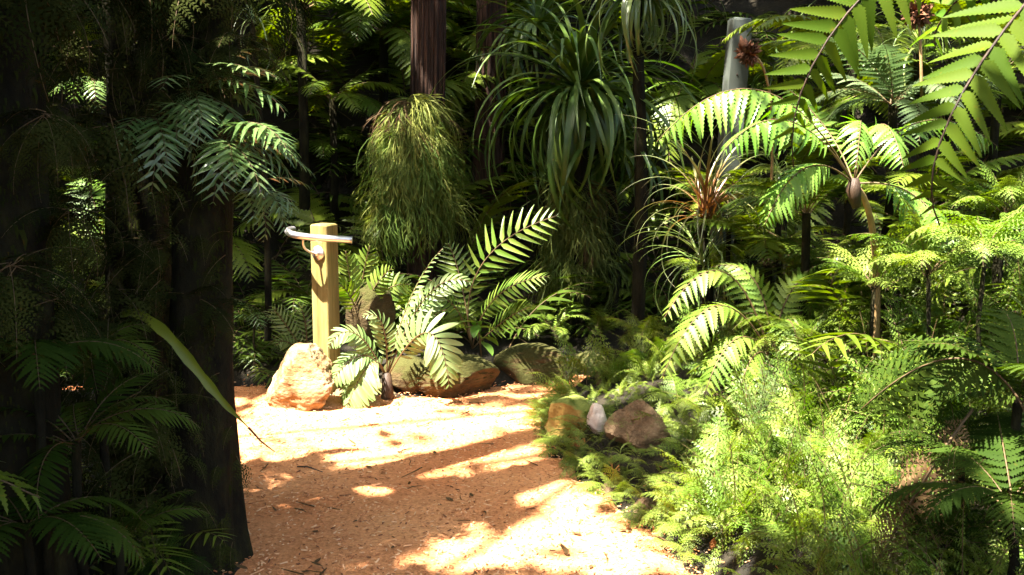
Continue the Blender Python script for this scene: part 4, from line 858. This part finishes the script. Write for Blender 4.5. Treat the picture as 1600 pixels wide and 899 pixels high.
P = region(560, 1.2, 5, 4.4, 8, lambda x, y: (sdf(BANK, x, y) > .5) & (x < .5 * y + .5)); go('undergrowth', 'dark undergrowth on the upper right bank', 'bush', 'fern', P, .6, 1.2, -.2, .5)
P = np.stack([RNG.uniform(-2.1, -1.42, 230), RNG.uniform(3.5, 4.6, 230), RNG.uniform(.2, 2.1, 230)], 1); px_ = 800 + P[:, 0] / P[:, 1] * FPX; P = P[~((px_ > 125) & (px_ < 200) & (P[:, 2] > .75) & (P[:, 2] < 1.6))]
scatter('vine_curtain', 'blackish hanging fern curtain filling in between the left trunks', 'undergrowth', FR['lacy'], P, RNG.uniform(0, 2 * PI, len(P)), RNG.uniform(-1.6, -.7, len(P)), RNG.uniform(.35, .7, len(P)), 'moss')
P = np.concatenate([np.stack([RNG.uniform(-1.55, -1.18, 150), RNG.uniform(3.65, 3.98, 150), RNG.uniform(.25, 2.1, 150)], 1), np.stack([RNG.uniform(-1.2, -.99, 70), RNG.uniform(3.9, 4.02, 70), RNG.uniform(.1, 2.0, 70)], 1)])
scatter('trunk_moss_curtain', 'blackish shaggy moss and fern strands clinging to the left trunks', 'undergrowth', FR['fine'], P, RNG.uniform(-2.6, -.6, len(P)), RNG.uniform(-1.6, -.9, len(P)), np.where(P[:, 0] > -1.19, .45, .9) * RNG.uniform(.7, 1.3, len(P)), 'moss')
P = region(420, -3.4, -.95, 2.4, 4.9, lambda x, y: (sdf(LEFT, x, y) > .12)); go('undergrowth', 'dark low undergrowth under the left trunks', 'bush', 'fern', P, .3, .7)
P = region(420, -6, -1.4, 6.6, 9, lambda x, y: (sdf(REAR, x, y) > .1)); go('undergrowth', 'undergrowth seen between the left trunks', 'bush', 'fern', P, .4, .9)
P = region(520, -4.6, -1.9, -2, 3.0, lambda x, y: x < -.5 * y - .7); go('undergrowth', 'unseen thicket added at left to block side light', 'lobed', 'fern', P + RNG.uniform(0, 1.4, len(P))[:, None] * (0, 0, 1), 1.0, 1.8, -.2, .6)  # added out of view to keep skylight off the left foreground
n = 150; i = RNG.integers(2, 5, n); f = RNG.random((n, 1)); P = BANK[i] * (1 - f) + BANK[i + 1] * f + RNG.uniform(-.02, .12, (n, 2)); P = np.concatenate([P, height(P[:, 0], P[:, 1])[:, None] + .02], 1)
scatter('edge_ferns', 'small green ferns spilling over the bank edge', 'undergrowth', FR['lacy'], P, PI + RNG.normal(0, .9, n), RNG.uniform(-.5, .1, n), RNG.uniform(.22, .48, n), 'lacy')
# fallen leaves and bits of stick on the path
b = MB(); K = 260; x = RNG.uniform(-1.6, 1.1, K); y = RNG.uniform(3.6, 6.9, K); k = (path_in(x, y) > .03) & (RNG.random(K) < np.where(path_in(x, y) < .3, 1, .35)); x, y = x[k], y[k]; K = len(x)
V, F = blade(5, .2, None, -.5, .3); b.many(V, F, rot_rand(K, .3) * RNG.uniform(.02, .06, K)[:, None, None], np.stack([x, y, height(x, y) + .03], 1))
V, F = tube(np.array([(-.5, 0, 0), (-.1, .06, .03), (.5, -.04, 0)]), [.03, .035, .015], 4, False); K = 70; x = RNG.uniform(-1.4, .9, K); y = RNG.uniform(3.7, 6.8, K); k = path_in(x, y) > .02; x, y = x[k], y[k]
b.many(V, F, rot_rand(len(x), .1) * RNG.uniform(.05, .13, len(x))[:, None, None], np.stack([x, y, height(x, y) + .03], 1))
tag(obj('leaf_litter', b.mesh('leaf_litter', M['dead'])), 'dry fallen leaves and sticks strewn on the path', 'leaf litter', kind='stuff')
# dry grass and roots trailing over the bank edge
b = MB()
for _ in range(420):
    i = random.choice((2, 3, 3, 4, 4, 5)); f = U(0, 1); e = BANK[i] * (1 - f) + BANK[i + 1] * f if i < 5 else BANK[5] + (U(-.05, .1), U(-.1, .2))
    x, y = e[0] + U(.0, .16), e[1] + U(-.03, .03); z = gz(x, y) + U(0, .06); l = U(.05, .13)
    C = arch(l, U(.2, 1.1), U(1.2, 2.6), 6, 1, U(-.3, .3)); a = PI + U(-.9, .9); c_, s_ = math.cos(a), math.sin(a); C = C @ np.array([[c_, s_, 0], [-s_, c_, 0], [0, 0, 1]]) + (x, y, z)
    V, F = ribbon(C, np.tile(unit(np.array((-s_, c_, U(-.5, .5)))), (6, 1)), U(.002, .005) * np.array([1, 1, 1, .8, .5, .1])); b.add(V, F)
tag(obj('edge_grass', b.mesh('edge_grass', M['grassd'])), 'thin grass and roots trailing over the bank edge', 'grass', kind='stuff')
